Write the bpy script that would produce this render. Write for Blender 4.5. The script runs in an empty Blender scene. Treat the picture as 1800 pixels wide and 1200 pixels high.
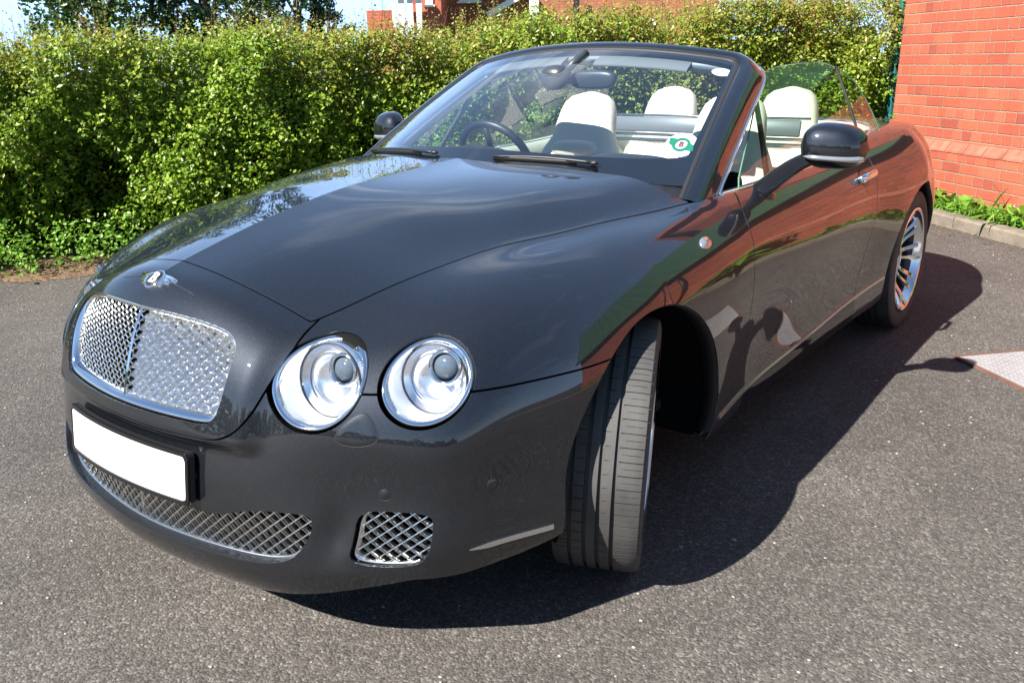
import bpy, bmesh, math, random
import numpy as np
from mathutils import Vector, Matrix
random.seed(7); rng = np.random.default_rng(11)
R = math.radians
C = bpy.context.scene.collection
SC = bpy.context.scene
# ------------------------------------------------------------------ camera
cd = bpy.data.cameras.new('camera'); cam = bpy.data.objects.new('camera', cd); C.objects.link(cam)
cam.matrix_world = Matrix(((.79556332, -.17626415, .57966366, 1.92196), (.60561582, .259089, -.75239774, -1.85614),
                           (-.01756373, .94963353, .31287006, 1.33670), (0, 0, 0, 1)))
cd.sensor_width = 36; cd.lens = 29.885; cd.clip_start = .05; cd.clip_end = 800
SC.camera = cam
# ------------------------------------------------------------------ sky, sun, exposure
SUN = Vector((-.245, -1.09, 1.0)).normalized()          # towards the sun
elev = math.asin(SUN.z)
w = bpy.data.worlds.new('World'); SC.world = w; w.use_nodes = True
nt = w.node_tree; nt.nodes.clear()
def N(t, kind, **kw):
    n = t.nodes.new(kind)
    for k, v in kw.items():
        if k == 'inp':
            for a, b in v.items(): n.inputs[a].default_value = b
        else: setattr(n, k, v)
    return n
sky = N(nt, 'ShaderNodeTexSky', sky_type='NISHITA', sun_disc=False, sun_elevation=elev, sun_rotation=math.atan2(SUN.x, SUN.y), air_density=1.0, dust_density=.0, ozone_density=3.0, altitude=50)
bg = N(nt, 'ShaderNodeBackground', inp={'Strength': .05})
tc = N(nt, 'ShaderNodeTexCoord'); mp = N(nt, 'ShaderNodeMapping'); mp.inputs['Scale'].default_value = (1.5, 1.5, 4.5); mp.inputs['Location'].default_value = (.35, .1, .6)
ns = N(nt, 'ShaderNodeTexNoise', inp={'Scale': 1.5, 'Detail': 9, 'Roughness': .56, 'Distortion': .5})
cr = N(nt, 'ShaderNodeValToRGB'); cr.color_ramp.elements[0].position = .55; cr.color_ramp.elements[1].position = .78
sx = N(nt, 'ShaderNodeSeparateXYZ'); hz = N(nt, 'ShaderNodeMapRange', inp={'From Min': .0, 'From Max': .75, 'To Min': 1.0, 'To Max': .35})
mu = N(nt, 'ShaderNodeMath', operation='MULTIPLY'); mx = N(nt, 'ShaderNodeMix', data_type='RGBA')
mx.inputs['B'].default_value = (16, 16.6, 17.5, 1)
L = nt.links.new
L(tc.outputs['Generated'], mp.inputs[0]); L(mp.outputs[0], ns.inputs['Vector']); L(ns.outputs[0], cr.inputs[0])
L(tc.outputs['Generated'], sx.inputs[0]); L(sx.outputs['Z'], hz.inputs[0]); L(cr.outputs[0], mu.inputs[0]); L(hz.outputs[0], mu.inputs[1])
L(mu.outputs[0], mx.inputs[0]); L(sky.outputs[0], mx.inputs['A']); L(mx.outputs['Result'], bg.inputs[0])
# pale blue-white haze low over the houses
hb_ = N(nt, 'ShaderNodeMapRange', inp={'From Min': .0, 'From Max': .16, 'To Min': .85, 'To Max': 0.0}); m2 = N(nt, 'ShaderNodeMix', data_type='RGBA'); m2.inputs['B'].default_value = (6.0, 7.6, 9.6, 1)
L(sx.outputs['Z'], hb_.inputs[0]); L(hb_.outputs[0], m2.inputs[0]); L(sky.outputs[0], m2.inputs['A']); L(m2.outputs['Result'], mx.inputs['A'])
# clouds weighted north, thin bright veil added there to brighten the bonnet reflection; the south is clear deep blue
nr_ = N(nt, 'ShaderNodeMapRange', interpolation_type='SMOOTHSTEP', inp={'From Min': -.25, 'From Max': .55, 'To Min': .05, 'To Max': 1.0}); L(sx.outputs['Y'], nr_.inputs[0])
mc = N(nt, 'ShaderNodeMath', operation='MULTIPLY'); L(mu.outputs[0], mc.inputs[0]); L(nr_.outputs[0], mc.inputs[1]); L(mc.outputs[0], mx.inputs[0])
vf = N(nt, 'ShaderNodeMath', operation='MULTIPLY'); L(nr_.outputs[0], vf.inputs[0]); vz = N(nt, 'ShaderNodeMapRange', interpolation_type='SMOOTHSTEP', inp={'From Min': .16, 'From Max': .42, 'To Min': .95, 'To Max': .30}); L(sx.outputs['Z'], vz.inputs[0]); L(vz.outputs[0], vf.inputs[1])
m3 = N(nt, 'ShaderNodeMix', data_type='RGBA'); m3.inputs['B'].default_value = (6.2, 9.6, 16.0, 1); L(vf.outputs[0], m3.inputs[0]); L(m2.outputs['Result'], m3.inputs['A']); L(m3.outputs['Result'], mx.inputs['A'])
L(bg.outputs[0], N(nt, 'ShaderNodeOutputWorld').inputs[0])
sl = bpy.data.lights.new('sun', 'SUN'); sl.energy = 5.0; sl.angle = R(.53); sl.color = (1, .955, .88)
so = bpy.data.objects.new('sun', sl); C.objects.link(so); so.rotation_euler = SUN.to_track_quat('Z', 'Y').to_euler()
vs = SC.view_settings; vs.view_transform = 'Standard'; vs.look = 'None'; vs.exposure = 1.5; vs.gamma = 1; vs.use_curve_mapping = False
cy = SC.cycles; cy.max_bounces = 10; cy.transparent_max_bounces = 16; cy.glossy_bounces = 5; cy.sample_clamp_indirect = 6; cy.caustics_reflective = False; cy.caustics_refractive = False
# ------------------------------------------------------------------ materials
def mat(name):
    m = bpy.data.materials.new(name); m.use_nodes = True; t = m.node_tree
    b = t.nodes['Principled BSDF']; return m, t, b
def simple(name, col, rough=.5, metal=0, coat=0, spec=.5, bump=None, var=0):
    m, t, b = mat(name)
    b.inputs['Base Color'].default_value = (*col, 1); b.inputs['Roughness'].default_value = rough; b.inputs['Metallic'].default_value = metal
    b.inputs['Coat Weight'].default_value = coat; b.inputs['Coat Roughness'].default_value = .02; b.inputs['Specular IOR Level'].default_value = spec
    g = N(t, 'ShaderNodeTexCoord')
    if bump:
        n = N(t, 'ShaderNodeTexNoise', inp={'Scale': bump[0], 'Detail': 4}); bp = N(t, 'ShaderNodeBump', inp={'Strength': bump[1], 'Distance': bump[2]})
        t.links.new(g.outputs['Object'], n.inputs['Vector']); t.links.new(n.outputs[0], bp.inputs['Height']); t.links.new(bp.outputs[0], b.inputs['Normal'])
    if var:
        n = N(t, 'ShaderNodeTexNoise', inp={'Scale': 9, 'Detail': 6}); h = N(t, 'ShaderNodeMapRange', inp={'From Min': .3, 'From Max': .7, 'To Min': 1-var, 'To Max': 1+var})
        mm = N(t, 'ShaderNodeMix', data_type='RGBA', blend_type='MULTIPLY'); mm.inputs[0].default_value = 1; mm.inputs['A'].default_value = (*col, 1)
        t.links.new(g.outputs['Object'], n.inputs['Vector']); t.links.new(n.outputs[0], h.inputs[0]); t.links.new(h.outputs[0], mm.inputs['B']); t.links.new(mm.outputs['Result'], b.inputs['Base Color'])
    return m
def paint_mat():
    m, t, b = mat('dark_metallic_paint'); l = t.links.new
    tc = N(t, 'ShaderNodeTexCoord')
    vo = N(t, 'ShaderNodeTexVoronoi', inp={'Scale': 1900.0}); l(tc.outputs['Object'], vo.inputs['Vector'])
    sp = N(t, 'ShaderNodeSeparateColor'); l(vo.outputs['Color'], sp.inputs[0])
    r = N(t, 'ShaderNodeValToRGB'); e = r.color_ramp.elements
    e[0].position = .0; e[0].color = (.0042, .0058, .0092, 1); e[1].position = .965; e[1].color = (.0105, .0140, .0205, 1)
    x = r.color_ramp.elements.new(.985); x.color = (.07, .075, .082, 1)
    l(sp.outputs[0], r.inputs[0]); l(r.outputs[0], b.inputs['Base Color'])
    b.inputs['Metallic'].default_value = .75; b.inputs['Roughness'].default_value = .50
    b.inputs['Coat Weight'].default_value = 1; b.inputs['Coat IOR'].default_value = 1.68
    # dust film and fine dirt in the lacquer
    n = N(t, 'ShaderNodeTexNoise', inp={'Scale': 7, 'Detail': 8, 'Roughness': .65}); l(tc.outputs['Object'], n.inputs['Vector'])
    h = N(t, 'ShaderNodeMapRange', inp={'From Min': .45, 'From Max': .75, 'To Min': .012, 'To Max': .03}); l(n.outputs[0], h.inputs[0]); l(h.outputs[0], b.inputs['Coat Roughness'])
    return m
def glass_mat(name, tint=(1, 1, 1), refl=1.0, rough=0.0, f0=.06):
    """thin pane: clear or tinted transmission under a facing-dependent mirror reflection, the same from both sides"""
    m, t, b = mat(name); t.nodes.remove(b); l = t.links.new
    tr = N(t, 'ShaderNodeBsdfTransparent'); tr.inputs[0].default_value = (*tint, 1); gl = N(t, 'ShaderNodeBsdfGlossy', inp={'Roughness': rough})
    g = N(t, 'ShaderNodeNewGeometry'); d = N(t, 'ShaderNodeVectorMath', operation='DOT_PRODUCT'); l(g.outputs['Incoming'], d.inputs[0]); l(g.outputs['Normal'], d.inputs[1])
    def mt(op, a, b=None):
        n = N(t, 'ShaderNodeMath', operation=op)
        for i, v in enumerate((a, b)):
            if v is None: continue
            if isinstance(v, (int, float)): n.inputs[i].default_value = v
            else: l(v, n.inputs[i])
        return n.outputs[0]
    c = mt('SUBTRACT', 1.0, mt('ABSOLUTE', d.outputs['Value'])); f = mt('ADD', f0, mt('MULTIPLY', mt('POWER', c, 5.0), 1-f0)); f = mt('MULTIPLY', f, refl)
    mx = N(t, 'ShaderNodeMixShader'); l(f, mx.inputs[0]); l(tr.outputs[0], mx.inputs[1]); l(gl.outputs[0], mx.inputs[2]); l(mx.outputs[0], t.nodes['Material Output'].inputs[0]); return m
M = {}
M['paint'] = paint_mat()
M['chrome'] = simple('chrome', (.86, .87, .88), .06, 1)
M['satin_chrome'] = simple('satin_chrome', (.72, .73, .74), .22, 1)
M['mesh_metal'] = simple('bright_mesh_metal', (.82, .82, .80), .22, 1)
M['alloy'] = simple('polished_alloy', (.78, .79, .82), .13, 1)
M['dark_metal'] = simple('dark_metal', (.06, .06, .065), .4, .8)
M['disc'] = simple('brake_disc_steel', (.35, .34, .33), .35, 1)
M['void'] = simple('lining_and_gap_shade', (.006, .006, .006), .9, 0, spec=.1)  # near black for liners and for the shade in gaps and voids
M['black_plastic'] = simple('black_plastic', (.012, .012, .013), .45, bump=(900, .15, .001))
M['gloss_black'] = simple('gloss_black', (.008, .008, .009), .06)
M['seal'] = simple('black_seal', (.010, .010, .011), .6)
M['leather'] = simple('cream_leather', (.66, .60, .50), .52, bump=(240, .25, .002), var=.04)
M['mirror_shell'] = simple('mirror_shell', (.035, .042, .052), .35)
M['visor'] = simple('shaded_visor_cloth', (.16, .165, .17), .8)  # shade under the header is put into this grey
M['leather_trim'] = simple('cream_trim', (.60, .55, .47), .5, bump=(300, .2, .002), var=.05)
M['dash'] = simple('dark_dash_leather', (.018, .021, .027), .55, bump=(400, .3, .002))
M['steering'] = simple('dark_blue_leather', (.012, .016, .024), .4, bump=(400, .3, .001))
M['carpet'] = simple('dark_carpet', (.03, .03, .035), .95)
M['plate_white'] = simple('white_plate', (.86, .86, .86), .3)
M['sticker'] = simple('white_sticker', (.82, .82, .82), .4)
M['green_ink'] = simple('green_ink', (.01, .22, .11), .5)
M['red_ink'] = simple('red_ink', (.35, .03, .04), .5)
M['black_ink'] = simple('black_ink', (.01, .01, .012), .5)
M['windscreen'] = glass_mat('windscreen_glass', (.84, .91, .93), 1.5, f0=.08)
M['side_glass'] = glass_mat('green_tinted_glass', (.68, .86, .75), 1.25, f0=.085)
M['lens'] = glass_mat('headlight_lens', (.97, .98, 1.0), .8)
M['glass_edge'] = simple('green_glass_edge', (.10, .22, .16), .15)
M['reflector'] = simple('lamp_reflector', (.95, .96, .97), .27, 1)
M['fluted'] = simple('fluted_reflector', (.93, .95, .97), .26, 1)
M['projector'] = simple('projector_glass', (.10, .13, .16), .03, .15, coat=1)
M['indicator'] = simple('clear_indicator_lens', (.50, .50, .51), .12, .75, coat=1)
M['rubber'] = simple('tyre_rubber', (.050, .048, .046), .72, bump=(180, .3, .002), var=.28)
M['steel_frame'] = simple('grey_blue_panel', (.16, .18, .20), .4, .3)
def grille_wire(): pass
# ------------------------------------------------------------------ object helpers
def tag(o, label=None, cat=None, group=None, kind=None):
    for k, v in (('label', label), ('category', cat), ('group', group), ('kind', kind)):
        if v: o[k] = v
    return o
def empty(name, loc=(0, 0, 0), parent=None):
    o = bpy.data.objects.new(name, None); C.objects.link(o); o.location = loc; o.empty_display_size = .2
    if parent: o.parent = parent
    return o
def mesh_obj(name, V, F, m, parent=None, smooth=True, normals=None, mi=None, uv=None):
    me = bpy.data.meshes.new(name); me.from_pydata([tuple(v) for v in np.asarray(V, float)], [], [tuple(int(i) for i in f) for f in F])
    for x in (m if isinstance(m, (list, tuple)) else [m]): me.materials.append(x)
    if mi is not None: me.polygons.foreach_set('material_index', np.asarray(mi, np.int32))
    me.polygons.foreach_set('use_smooth', np.full(len(me.polygons), bool(smooth)))
    me.update()
    if normals is not None: me.normals_split_custom_set_from_vertices([tuple(n) for n in normals])
    o = bpy.data.objects.new(name, me); C.objects.link(o)
    if parent: o.parent = parent
    return o
class MB:
    """collects pieces of ONE part into one mesh"""
    def __init__(s): s.V = []; s.F = []; s.mi = []
    def add(s, V, F, mi=0):
        o = len(s.V); s.V += [tuple(v) for v in V]; s.F += [tuple(i+o for i in f) for f in F]; s.mi += [mi]*len(F); return s
    def box(s, c, d, rot=None, mi=0, bev=0):
        c = Vector(c); hx, hy, hz = [v/2 for v in d]
        if bev:
            b = bev; V = []; 
            for sx in (-1, 1):
                for sy in (-1, 1):
                    for sz in (-1, 1):
                        V += [(sx*hx, sy*(hy-b), sz*(hz-b)), (sx*(hx-b), sy*hy, sz*(hz-b)), (sx*(hx-b), sy*(hy-b), sz*hz)]
            bm = bmesh.new(); vs_ = [bm.verts.new(v) for v in V]; bmesh.ops.convex_hull(bm, input=vs_)
            bm.verts.index_update(); V = [v.co.copy() for v in bm.verts]; F = [[v.index for v in f.verts] for f in bm.faces]; bm.free()
        else:
            V = [(x, y, z) for x in (-hx, hx) for y in (-hy, hy) for z in (-hz, hz)]
            F = [(0, 1, 3, 2), (4, 6, 7, 5), (0, 4, 5, 1), (2, 3, 7, 6), (0, 2, 6, 4), (1, 5, 7, 3)]
        m3 = rot if rot is not None else Matrix.Identity(3)
        return s.add([c+m3 @ Vector(v) for v in V], F, mi)
    def grid(s, P, closed_u=False, closed_v=False, mi=0, flip=False):
        """P[i][j] grid of points"""
        n, m = len(P), len(P[0]); V = [p for r in P for p in r]; F = []
        for i in range(n if closed_u else n-1):
            for j in range(m if closed_v else m-1):
                a, b, c, d = i*m+j, ((i+1) % n)*m+j, ((i+1) % n)*m+(j+1) % m, i*m+(j+1) % m
                F.append((d, c, b, a) if flip else (a, b, c, d))
        return s.add(V, F, mi)
    def sweep(s, path, prof, closed=False, up=(0, 0, 1), mi=0, caps=True, ups=None, scale=None):
        """profile (u, v): u along side = tangent x up, v along up"""
        P = [Vector(p) for p in path]; n = len(P); rows = []
        for i in range(n):
            t = (P[(i+1) % n]-P[i-1]) if closed else (P[min(i+1, n-1)]-P[max(i-1, 0)])
            t.normalize(); u = Vector(ups[i]) if ups is not None else Vector(up); sd = t.cross(u)
            if sd.length < 1e-6: sd = t.cross(Vector((1, 0, 0)))
            sd.normalize(); u = sd.cross(t); k = 1 if scale is None else scale[i]
            rows.append([P[i]+sd*(a*k)+u*(b*k) for a, b in prof])
        s.grid(rows, closed_u=closed, closed_v=True, mi=mi)
        if caps and not closed:
            m = len(prof); o = len(s.V)-n*m
            s.F += [tuple(range(o, o+m)), tuple(range(o+(n-1)*m, o+n*m))[::-1]]; s.mi += [mi, mi]
        return s
    def tube(s, path, r, n=10, closed=False, mi=0, up=(0, 0, 1), scale=None):
        return s.sweep(path, [(r*math.cos(2*math.pi*k/n), r*math.sin(2*math.pi*k/n)) for k in range(n)], closed, up, mi, scale=scale)
    def lathe(s, prof, n=48, M4=None, mi=0, closed_p=False):
        """prof (radius, axial) about local Z"""
        rows = []
        for k in range(n):
            a = 2*math.pi*k/n; rows.append([(r*math.cos(a), r*math.sin(a), z) for r, z in prof])
        if M4 is not None: rows = [[M4 @ Vector(p) for p in r] for r in rows]
        return s.grid(rows, closed_u=True, closed_v=closed_p, mi=mi)
    def blob(s, c, rad, e=(2, 2), rot=None, mi=0, n=20, m=14):
        """superellipsoid"""
        sg = lambda v, p: math.copysign(abs(v)**p, v); rows = []
        for i in range(m+1):
            a = -math.pi/2+math.pi*i/m; row = []
            for j in range(n):
                b = 2*math.pi*j/n
                p = Vector((rad[0]*sg(math.cos(a), 2/e[0])*sg(math.cos(b), 2/e[1]), rad[1]*sg(math.cos(a), 2/e[0])*sg(math.sin(b), 2/e[1]), rad[2]*sg(math.sin(a), 2/e[0])))
                row.append(Vector(c)+(rot @ p if rot is not None else p))
            rows.append(row)
        return s.grid(rows, closed_v=True, mi=mi, flip=True)
    def build(s, name, m, parent=None, smooth=True, merge=0, sharp=None, bevel=0, mirror=False):
        V = s.V; F = s.F
        if mirror: V = [(-v[0], v[1], v[2]) for v in V]; F = [f[::-1] for f in F]
        me = bpy.data.meshes.new(name); me.from_pydata(V, [], F)
        for x in (m if isinstance(m, (list, tuple)) else [m]): me.materials.append(x)
        me.polygons.foreach_set('material_index', np.asarray(s.mi, np.int32))
        bm = bmesh.new(); bm.from_mesh(me)
        if merge: bmesh.ops.remove_doubles(bm, verts=bm.verts, dist=merge)
        bmesh.ops.recalc_face_normals(bm, faces=bm.faces); bm.to_mesh(me); bm.free()
        me.polygons.foreach_set('use_smooth', np.full(len(me.polygons), bool(smooth))); me.update()
        if sharp: me.set_sharp_from_angle(angle=R(sharp))
        o = bpy.data.objects.new(name, me); C.objects.link(o)
        if parent: o.parent = parent
        return o
def chaikin(P, n=2, closed=True):
    P = np.asarray(P, float)
    for _ in range(n):
        if closed: Q = np.roll(P, -1, 0); P = np.stack([.75*P+.25*Q, .25*P+.75*Q], 1).reshape(-1, P.shape[1])
        else:
            Q = np.stack([.75*P[:-1]+.25*P[1:], .25*P[:-1]+.75*P[1:]], 1).reshape(-1, P.shape[1]); P = np.vstack([P[:1], Q, P[-1:]])
    return P
def resample(P, n, closed=False):
    P = np.asarray(P, float)
    if closed: P = np.vstack([P, P[:1]])
    d = np.r_[0, np.cumsum(np.linalg.norm(np.diff(P, axis=0), axis=1))]; t = np.linspace(0, d[-1], n+1 if closed else n)
    if closed: t = t[:-1]
    return np.stack([np.interp(t, d, P[:, k]) for k in range(P.shape[1])], 1)
def spl(P, n):
    """smooth curve through points"""
    P = np.asarray(P, float); d = np.r_[0, np.cumsum(np.linalg.norm(np.diff(P, axis=0), axis=1))]
    return spline_basis(d, np.linspace(0, d[-1], n)) @ P
def sd_poly(Q, P):
    """signed distance of points Q to polygon P, positive inside"""
    P = np.asarray(P, float); best = np.full(len(Q), 1e9); ins = np.zeros(len(Q), bool)
    for a, b in zip(P, np.roll(P, -1, 0)):
        e = b-a; v = Q-a; t = np.clip((v @ e)/max(e @ e, 1e-12), 0, 1); best = np.minimum(best, ((v-t[:, None]*e)**2).sum(1))
        c = (a[1] > Q[:, 1]) != (b[1] > Q[:, 1])
        if c.any():
            xi = a[0]+(Q[:, 1]-a[1])*(b[0]-a[0])/(b[1]-a[1] if abs(b[1]-a[1]) > 1e-12 else 1e-12); ins ^= c & (Q[:, 0] < xi)
    d = np.sqrt(best); return np.where(ins, d, -d)
# ------------------------------------------------------------------ body surface (car faces -Y, its left is +X)
import numpy as np
def spline_basis(k, x):
    """natural cubic cardinal basis: rows = points, columns = knots (linear outside)"""
    k = np.asarray(k, float); x = np.asarray(x, float); n = len(k); h = np.diff(k)
    A = np.eye(n); B = np.zeros((n, n))
    for i in range(1, n - 1):
        A[i, i-1], A[i, i], A[i, i+1] = h[i-1], 2*(h[i-1]+h[i]), h[i]
        B[i, i-1], B[i, i], B[i, i+1] = 6/h[i-1], -6/h[i-1]-6/h[i], 6/h[i]
    S = np.linalg.solve(A, B)
    xc = np.clip(x, k[0], k[-1]); j = np.clip(np.searchsorted(k, xc) - 1, 0, n - 2)
    d = h[j]; a = (k[j+1]-xc)/d; b = (xc-k[j])/d; r = np.arange(len(x))
    W = ((a**3-a)*d*d/6)[:, None]*S[j] + ((b**3-b)*d*d/6)[:, None]*S[j+1]
    W[r, j] += a; W[r, j+1] += b
    for e, lo in ((0, True), (n-1, False)):
        m = (x < k[0]) if lo else (x > k[-1])
        if m.any():
            if lo: sl = -S[0]*h[0]/3 - S[1]*h[0]/6; sl = sl.copy(); sl[0] -= 1/h[0]; sl[1] += 1/h[0]; dx = x[m]-k[0]
            else: sl = S[n-2]*h[-1]/6 + S[n-1]*h[-1]/3; sl = sl.copy(); sl[n-2] -= 1/h[-1]; sl[n-1] += 1/h[-1]; dx = x[m]-k[-1]
            W[m] += dx[:, None]*sl[None]
    return W
def sstep(t):
    t = np.clip(t, 0, 1); return t*t*t*(t*(6*t-15)+10)
YF, YR = 0.10, 2.745                      # front and rear polar centres
ZL = [.12, .17, .22, .30, .42, .58, .70, .80, .92, 1.10]
FRONT = [
 [(0,-.855),(.3,-.83),(.55,-.757),(.70,-.655),(.77,-.58),(.815,-.49),(.84,-.41),(.865,-.3),(.885,.1)],
 [(0,-.905),(.3,-.878),(.55,-.805),(.70,-.70),(.78,-.625),(.825,-.54),(.85,-.46),(.88,-.33),(.905,.1)],
 [(0,-.93),(.3,-.903),(.55,-.828),(.70,-.73),(.785,-.66),(.832,-.585),(.860,-.50),(.905,-.38),(.93,.1)],
 [(0,-.935),(.3,-.907),(.55,-.832),(.70,-.747),(.79,-.683),(.838,-.617),(.868,-.545),(.908,-.458),(.942,-.385),(.952,.1)],
 [(0,-.922),(.27,-.905),(.55,-.812),(.70,-.722),(.79,-.662),(.842,-.59),(.875,-.51),(.914,-.43),(.944,-.35),(.956,.1)],
 [(0,-.90),(.3,-.865),(.55,-.79),(.70,-.708),(.79,-.645),(.842,-.575),(.875,-.49),(.911,-.41),(.940,-.32),(.957,.1)],
 [(0,-.862),(.3,-.825),(.55,-.75),(.70,-.668),(.79,-.598),(.845,-.52),(.878,-.44),(.92,-.33),(.95,.1)],
 [(0,-.822),(.3,-.785),(.55,-.71),(.70,-.628),(.785,-.553),(.835,-.475),(.868,-.4),(.905,-.3),(.935,.1)],
 [(0,-.775),(.3,-.74),(.55,-.66),(.70,-.575),(.765,-.508),(.81,-.43),(.838,-.36),(.865,-.27),(.885,.1)],
 [(0,-.70),(.3,-.66),(.55,-.58),(.68,-.49),(.725,-.43),(.755,-.36),(.775,-.29),(.79,-.2),(.81,.1)]]
PHK = np.radians([0, 10, 20, 29, 37, 43, 48, 53, 59, 67, 78, 90])
def _ptab():
    T = np.zeros((len(ZL), len(PHK)))
    for i, L in enumerate(FRONT):
        a = np.array(L); ph = np.arctan2(a[:, 0], YF-a[:, 1]); r = np.hypot(a[:, 0], YF-a[:, 1])
        # even extension about both ends keeps the slope flat there
        ph2 = np.concatenate([-ph[:0:-1], ph, np.pi-ph[-2::-1]]); r2 = np.concatenate([r[:0:-1], r, r[-2::-1]])
        T[i] = spline_basis(ph2, PHK) @ r2
    return T
PT = _ptab()
SY = [.10, .40, .75, 1.2, 1.7, 2.1, 2.45, 2.745]          # side stations
SW = np.array([
 [.885,.885,.875,.870,.870,.875,.885,.89],
 [.905,.905,.895,.892,.892,.898,.91,.915],
 [.93,.928,.911,.909,.909,.915,.925,.93],
 [.952,.948,.914,.911,.911,.919,.935,.942],
 [.956,.953,.912,.905,.906,.920,.950,.960],
 [.957,.954,.929,.922,.922,.934,.966,.978],
 [.950,.948,.936,.932,.932,.940,.968,.984],
 [.935,.932,.922,.916,.917,.926,.952,.970],
 [.885,.884,.876,.872,.876,.888,.912,.93],
 [.810,.815,.820,.820,.825,.83,.85,.87]])
REAR = [(0,1.12),(20,1.12),(40,1.13),(60,1.06),(75,1.0),(90,0)]   # polar radius at the tail, last = side width
HX = [0, .2, .42, .55, .65, .70, .75, .80, .85, .95]
HY = [-.95, -.82, -.66, -.54, -.43, -.32, -.2, -.05, .1, .35, .6, .9, 1.4, 2.0, 2.4, 2.8, 3.3, 3.9]
HZ = np.array([
 [.775,.745,.66,.58,.51,.465,.42,.36,.30,.16],
 [.842,.820,.735,.665,.605,.565,.525,.475,.42,.30],
 [.890,.868,.790,.742,.712,.690,.663,.625,.58,.47],
 [.922,.900,.840,.806,.782,.768,.748,.716,.675,.57],
 [.947,.926,.878,.850,.835,.823,.805,.778,.742,.64],
 [.968,.948,.905,.876,.866,.859,.846,.822,.790,.69],
 [.988,.976,.945,.906,.886,.882,.873,.853,.826,.735],
 [1.003,.995,.974,.944,.898,.893,.890,.875,.852,.77],
 [1.013,1.007,.994,.975,.930,.908,.904,.892,.872,.80],
 [1.029,1.025,1.015,1.001,.978,.946,.915,.904,.888,.83],
 [1.047,1.043,1.034,1.022,1.004,.982,.938,.918,.902,.85],
 [1.066,1.06,1.045,1.025,1.0,.97,.938,.924,.908,.86],
 [.99,.99,.985,.975,.962,.953,.942,.93,.913,.865],
 [.98,.98,.978,.974,.968,.963,.955,.944,.926,.876],
 [.99,.99,.99,.99,.988,.985,.980,.970,.950,.90],
 [1.0,1.0,1.0,1.0,1.0,.999,.998,.992,.975,.925],
 [1.0,1.0,1.0,.998,.99,.985,.978,.965,.945,.89],
 [.96,.96,.95,.94,.92,.905,.89,.87,.84,.76]])
GX, GY = np.arange(-.08, 1.06, .02), np.arange(-1.15, 4.2, .025)
def _blur(A, s, ax):
    k = np.arange(-8, 9); w_ = np.exp(-.5*(k/s)**2); w_ /= w_.sum(); A = np.moveaxis(A, ax, 0); lo = A[0]+(A[0]-A[1])*np.arange(8, 0, -1)[:, None]; hi = A[-1]+(A[-1]-A[-2])*np.arange(1, 9)[:, None]
    P = np.vstack([lo, A, hi]); return np.moveaxis(sum(w_[i]*P[i:i+len(A)] for i in range(17)), 0, ax)
HG = _blur(_blur(spline_basis(HY, GY) @ HZ @ spline_basis(HX, GX).T, 2.4, 0), 1.1, 1)
def h_top(x, y):
    """uniform cubic B-spline on the blurred height grid: curvature-continuous panels"""
    u = np.clip((x-GX[0])/.02, 1, len(GX)-3.001); v = np.clip((y-GY[0])/.025, 1, len(GY)-3.001); i = u.astype(int); j = v.astype(int); a = u-i; b = v-j
    W = lambda t: ((1-t)**3/6, (3*t**3-6*t*t+4)/6, (-3*t**3+3*t*t+3*t+1)/6, t**3/6)
    wa, wb = W(a), W(b); r = 0
    for p in range(4):
        for q in range(4): r = r+wa[p]*wb[q]*HG[j+q-1, i+p-1]
    return r-.005*(1-np.exp(-np.maximum(x, 0)/.11))*sstep((y+.95)/.3)*sstep((.7-y)/.2)
def r_front(ph, z):
    return np.einsum('ij,ij->i', spline_basis(ZL, z) @ PT, spline_basis(PHK, ph))
def w_side(y, z):
    return np.einsum('ij,ij->i', spline_basis(ZL, z) @ SW, spline_basis(SY, y))
RPH = np.radians([r[0] for r in REAR])
def G(p):
    """signed: negative inside the body (x >= 0 half)"""
    x, y, z = np.abs(p[:, 0]), p[:, 1], p[:, 2]
    a = (z-h_top(x, y))*.86
    b = np.empty(len(x))
    f = y < YF; r = y > YR; s = ~(f | r)
    if f.any():
        xx, dy = x[f], YF-y[f]
        R = r_front(np.arctan2(xx, dy), z[f])
        hump = sstep((.462-xx)/.085)*sstep((z[f]-.505)/.05)*.025*sstep((dy-.55)/.2)
        zz = z[f]; scoop = .012*np.exp(-((xx-.597)/.034)**2)*np.exp(-((zz-.345)/.058)**2)-.002*np.exp(-((zz-.262)/.017)**2)*sstep((xx-.53)/.07)*(1-sstep((xx-.76)/.06))
        b[f] = np.hypot(xx, dy)-R-hump+scoop
    if s.any(): b[s] = x[s]-w_side(y[s], z[s])
    if r.any():
        xx, dy = x[r], y[r]-YR
        ph = np.arctan2(xx, dy); w = w_side(np.full(len(xx), YR), z[r])
        c = np.cos(ph); rr = spline_basis(RPH, np.abs(ph)) @ np.array([v for _, v in REAR[:-1]]+[0.95])
        zf = 1-.10*np.clip((z[r]-.55)/.4, -1, 1)**2
        b[r] = np.hypot(xx, dy)-(rr*zf*(1-sstep((ph-1.2)/.37))+w*sstep((ph-1.2)/.37))
    k = .085
    d = a-b; hh = np.clip(.5+.5*d/k, 0, 1)
    return b+(a-b)*hh+k*hh*(1-hh)
def grad(p, e=.002):
    g = np.stack([G(p+np.eye(3)[i]*e)-G(p-np.eye(3)[i]*e) for i in range(3)], 1)
    return g/np.linalg.norm(g, axis=1)[:, None]
def raycast(o, d, t0, t1, steps=0):
    """first sign change from inside (t0) to outside (t1)"""
    lo = np.full(len(o), t0) if np.isscalar(t0) else t0.copy(); hi = np.full(len(o), t1) if np.isscalar(t1) else t1.copy()
    for _ in range(26):
        m = (lo+hi)/2; g = G(o+d*m[:, None]); ins = g < 0
        lo = np.where(ins, m, lo); hi = np.where(ins, hi, m)
    return o+d*((lo+hi)/2)[:, None]
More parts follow.
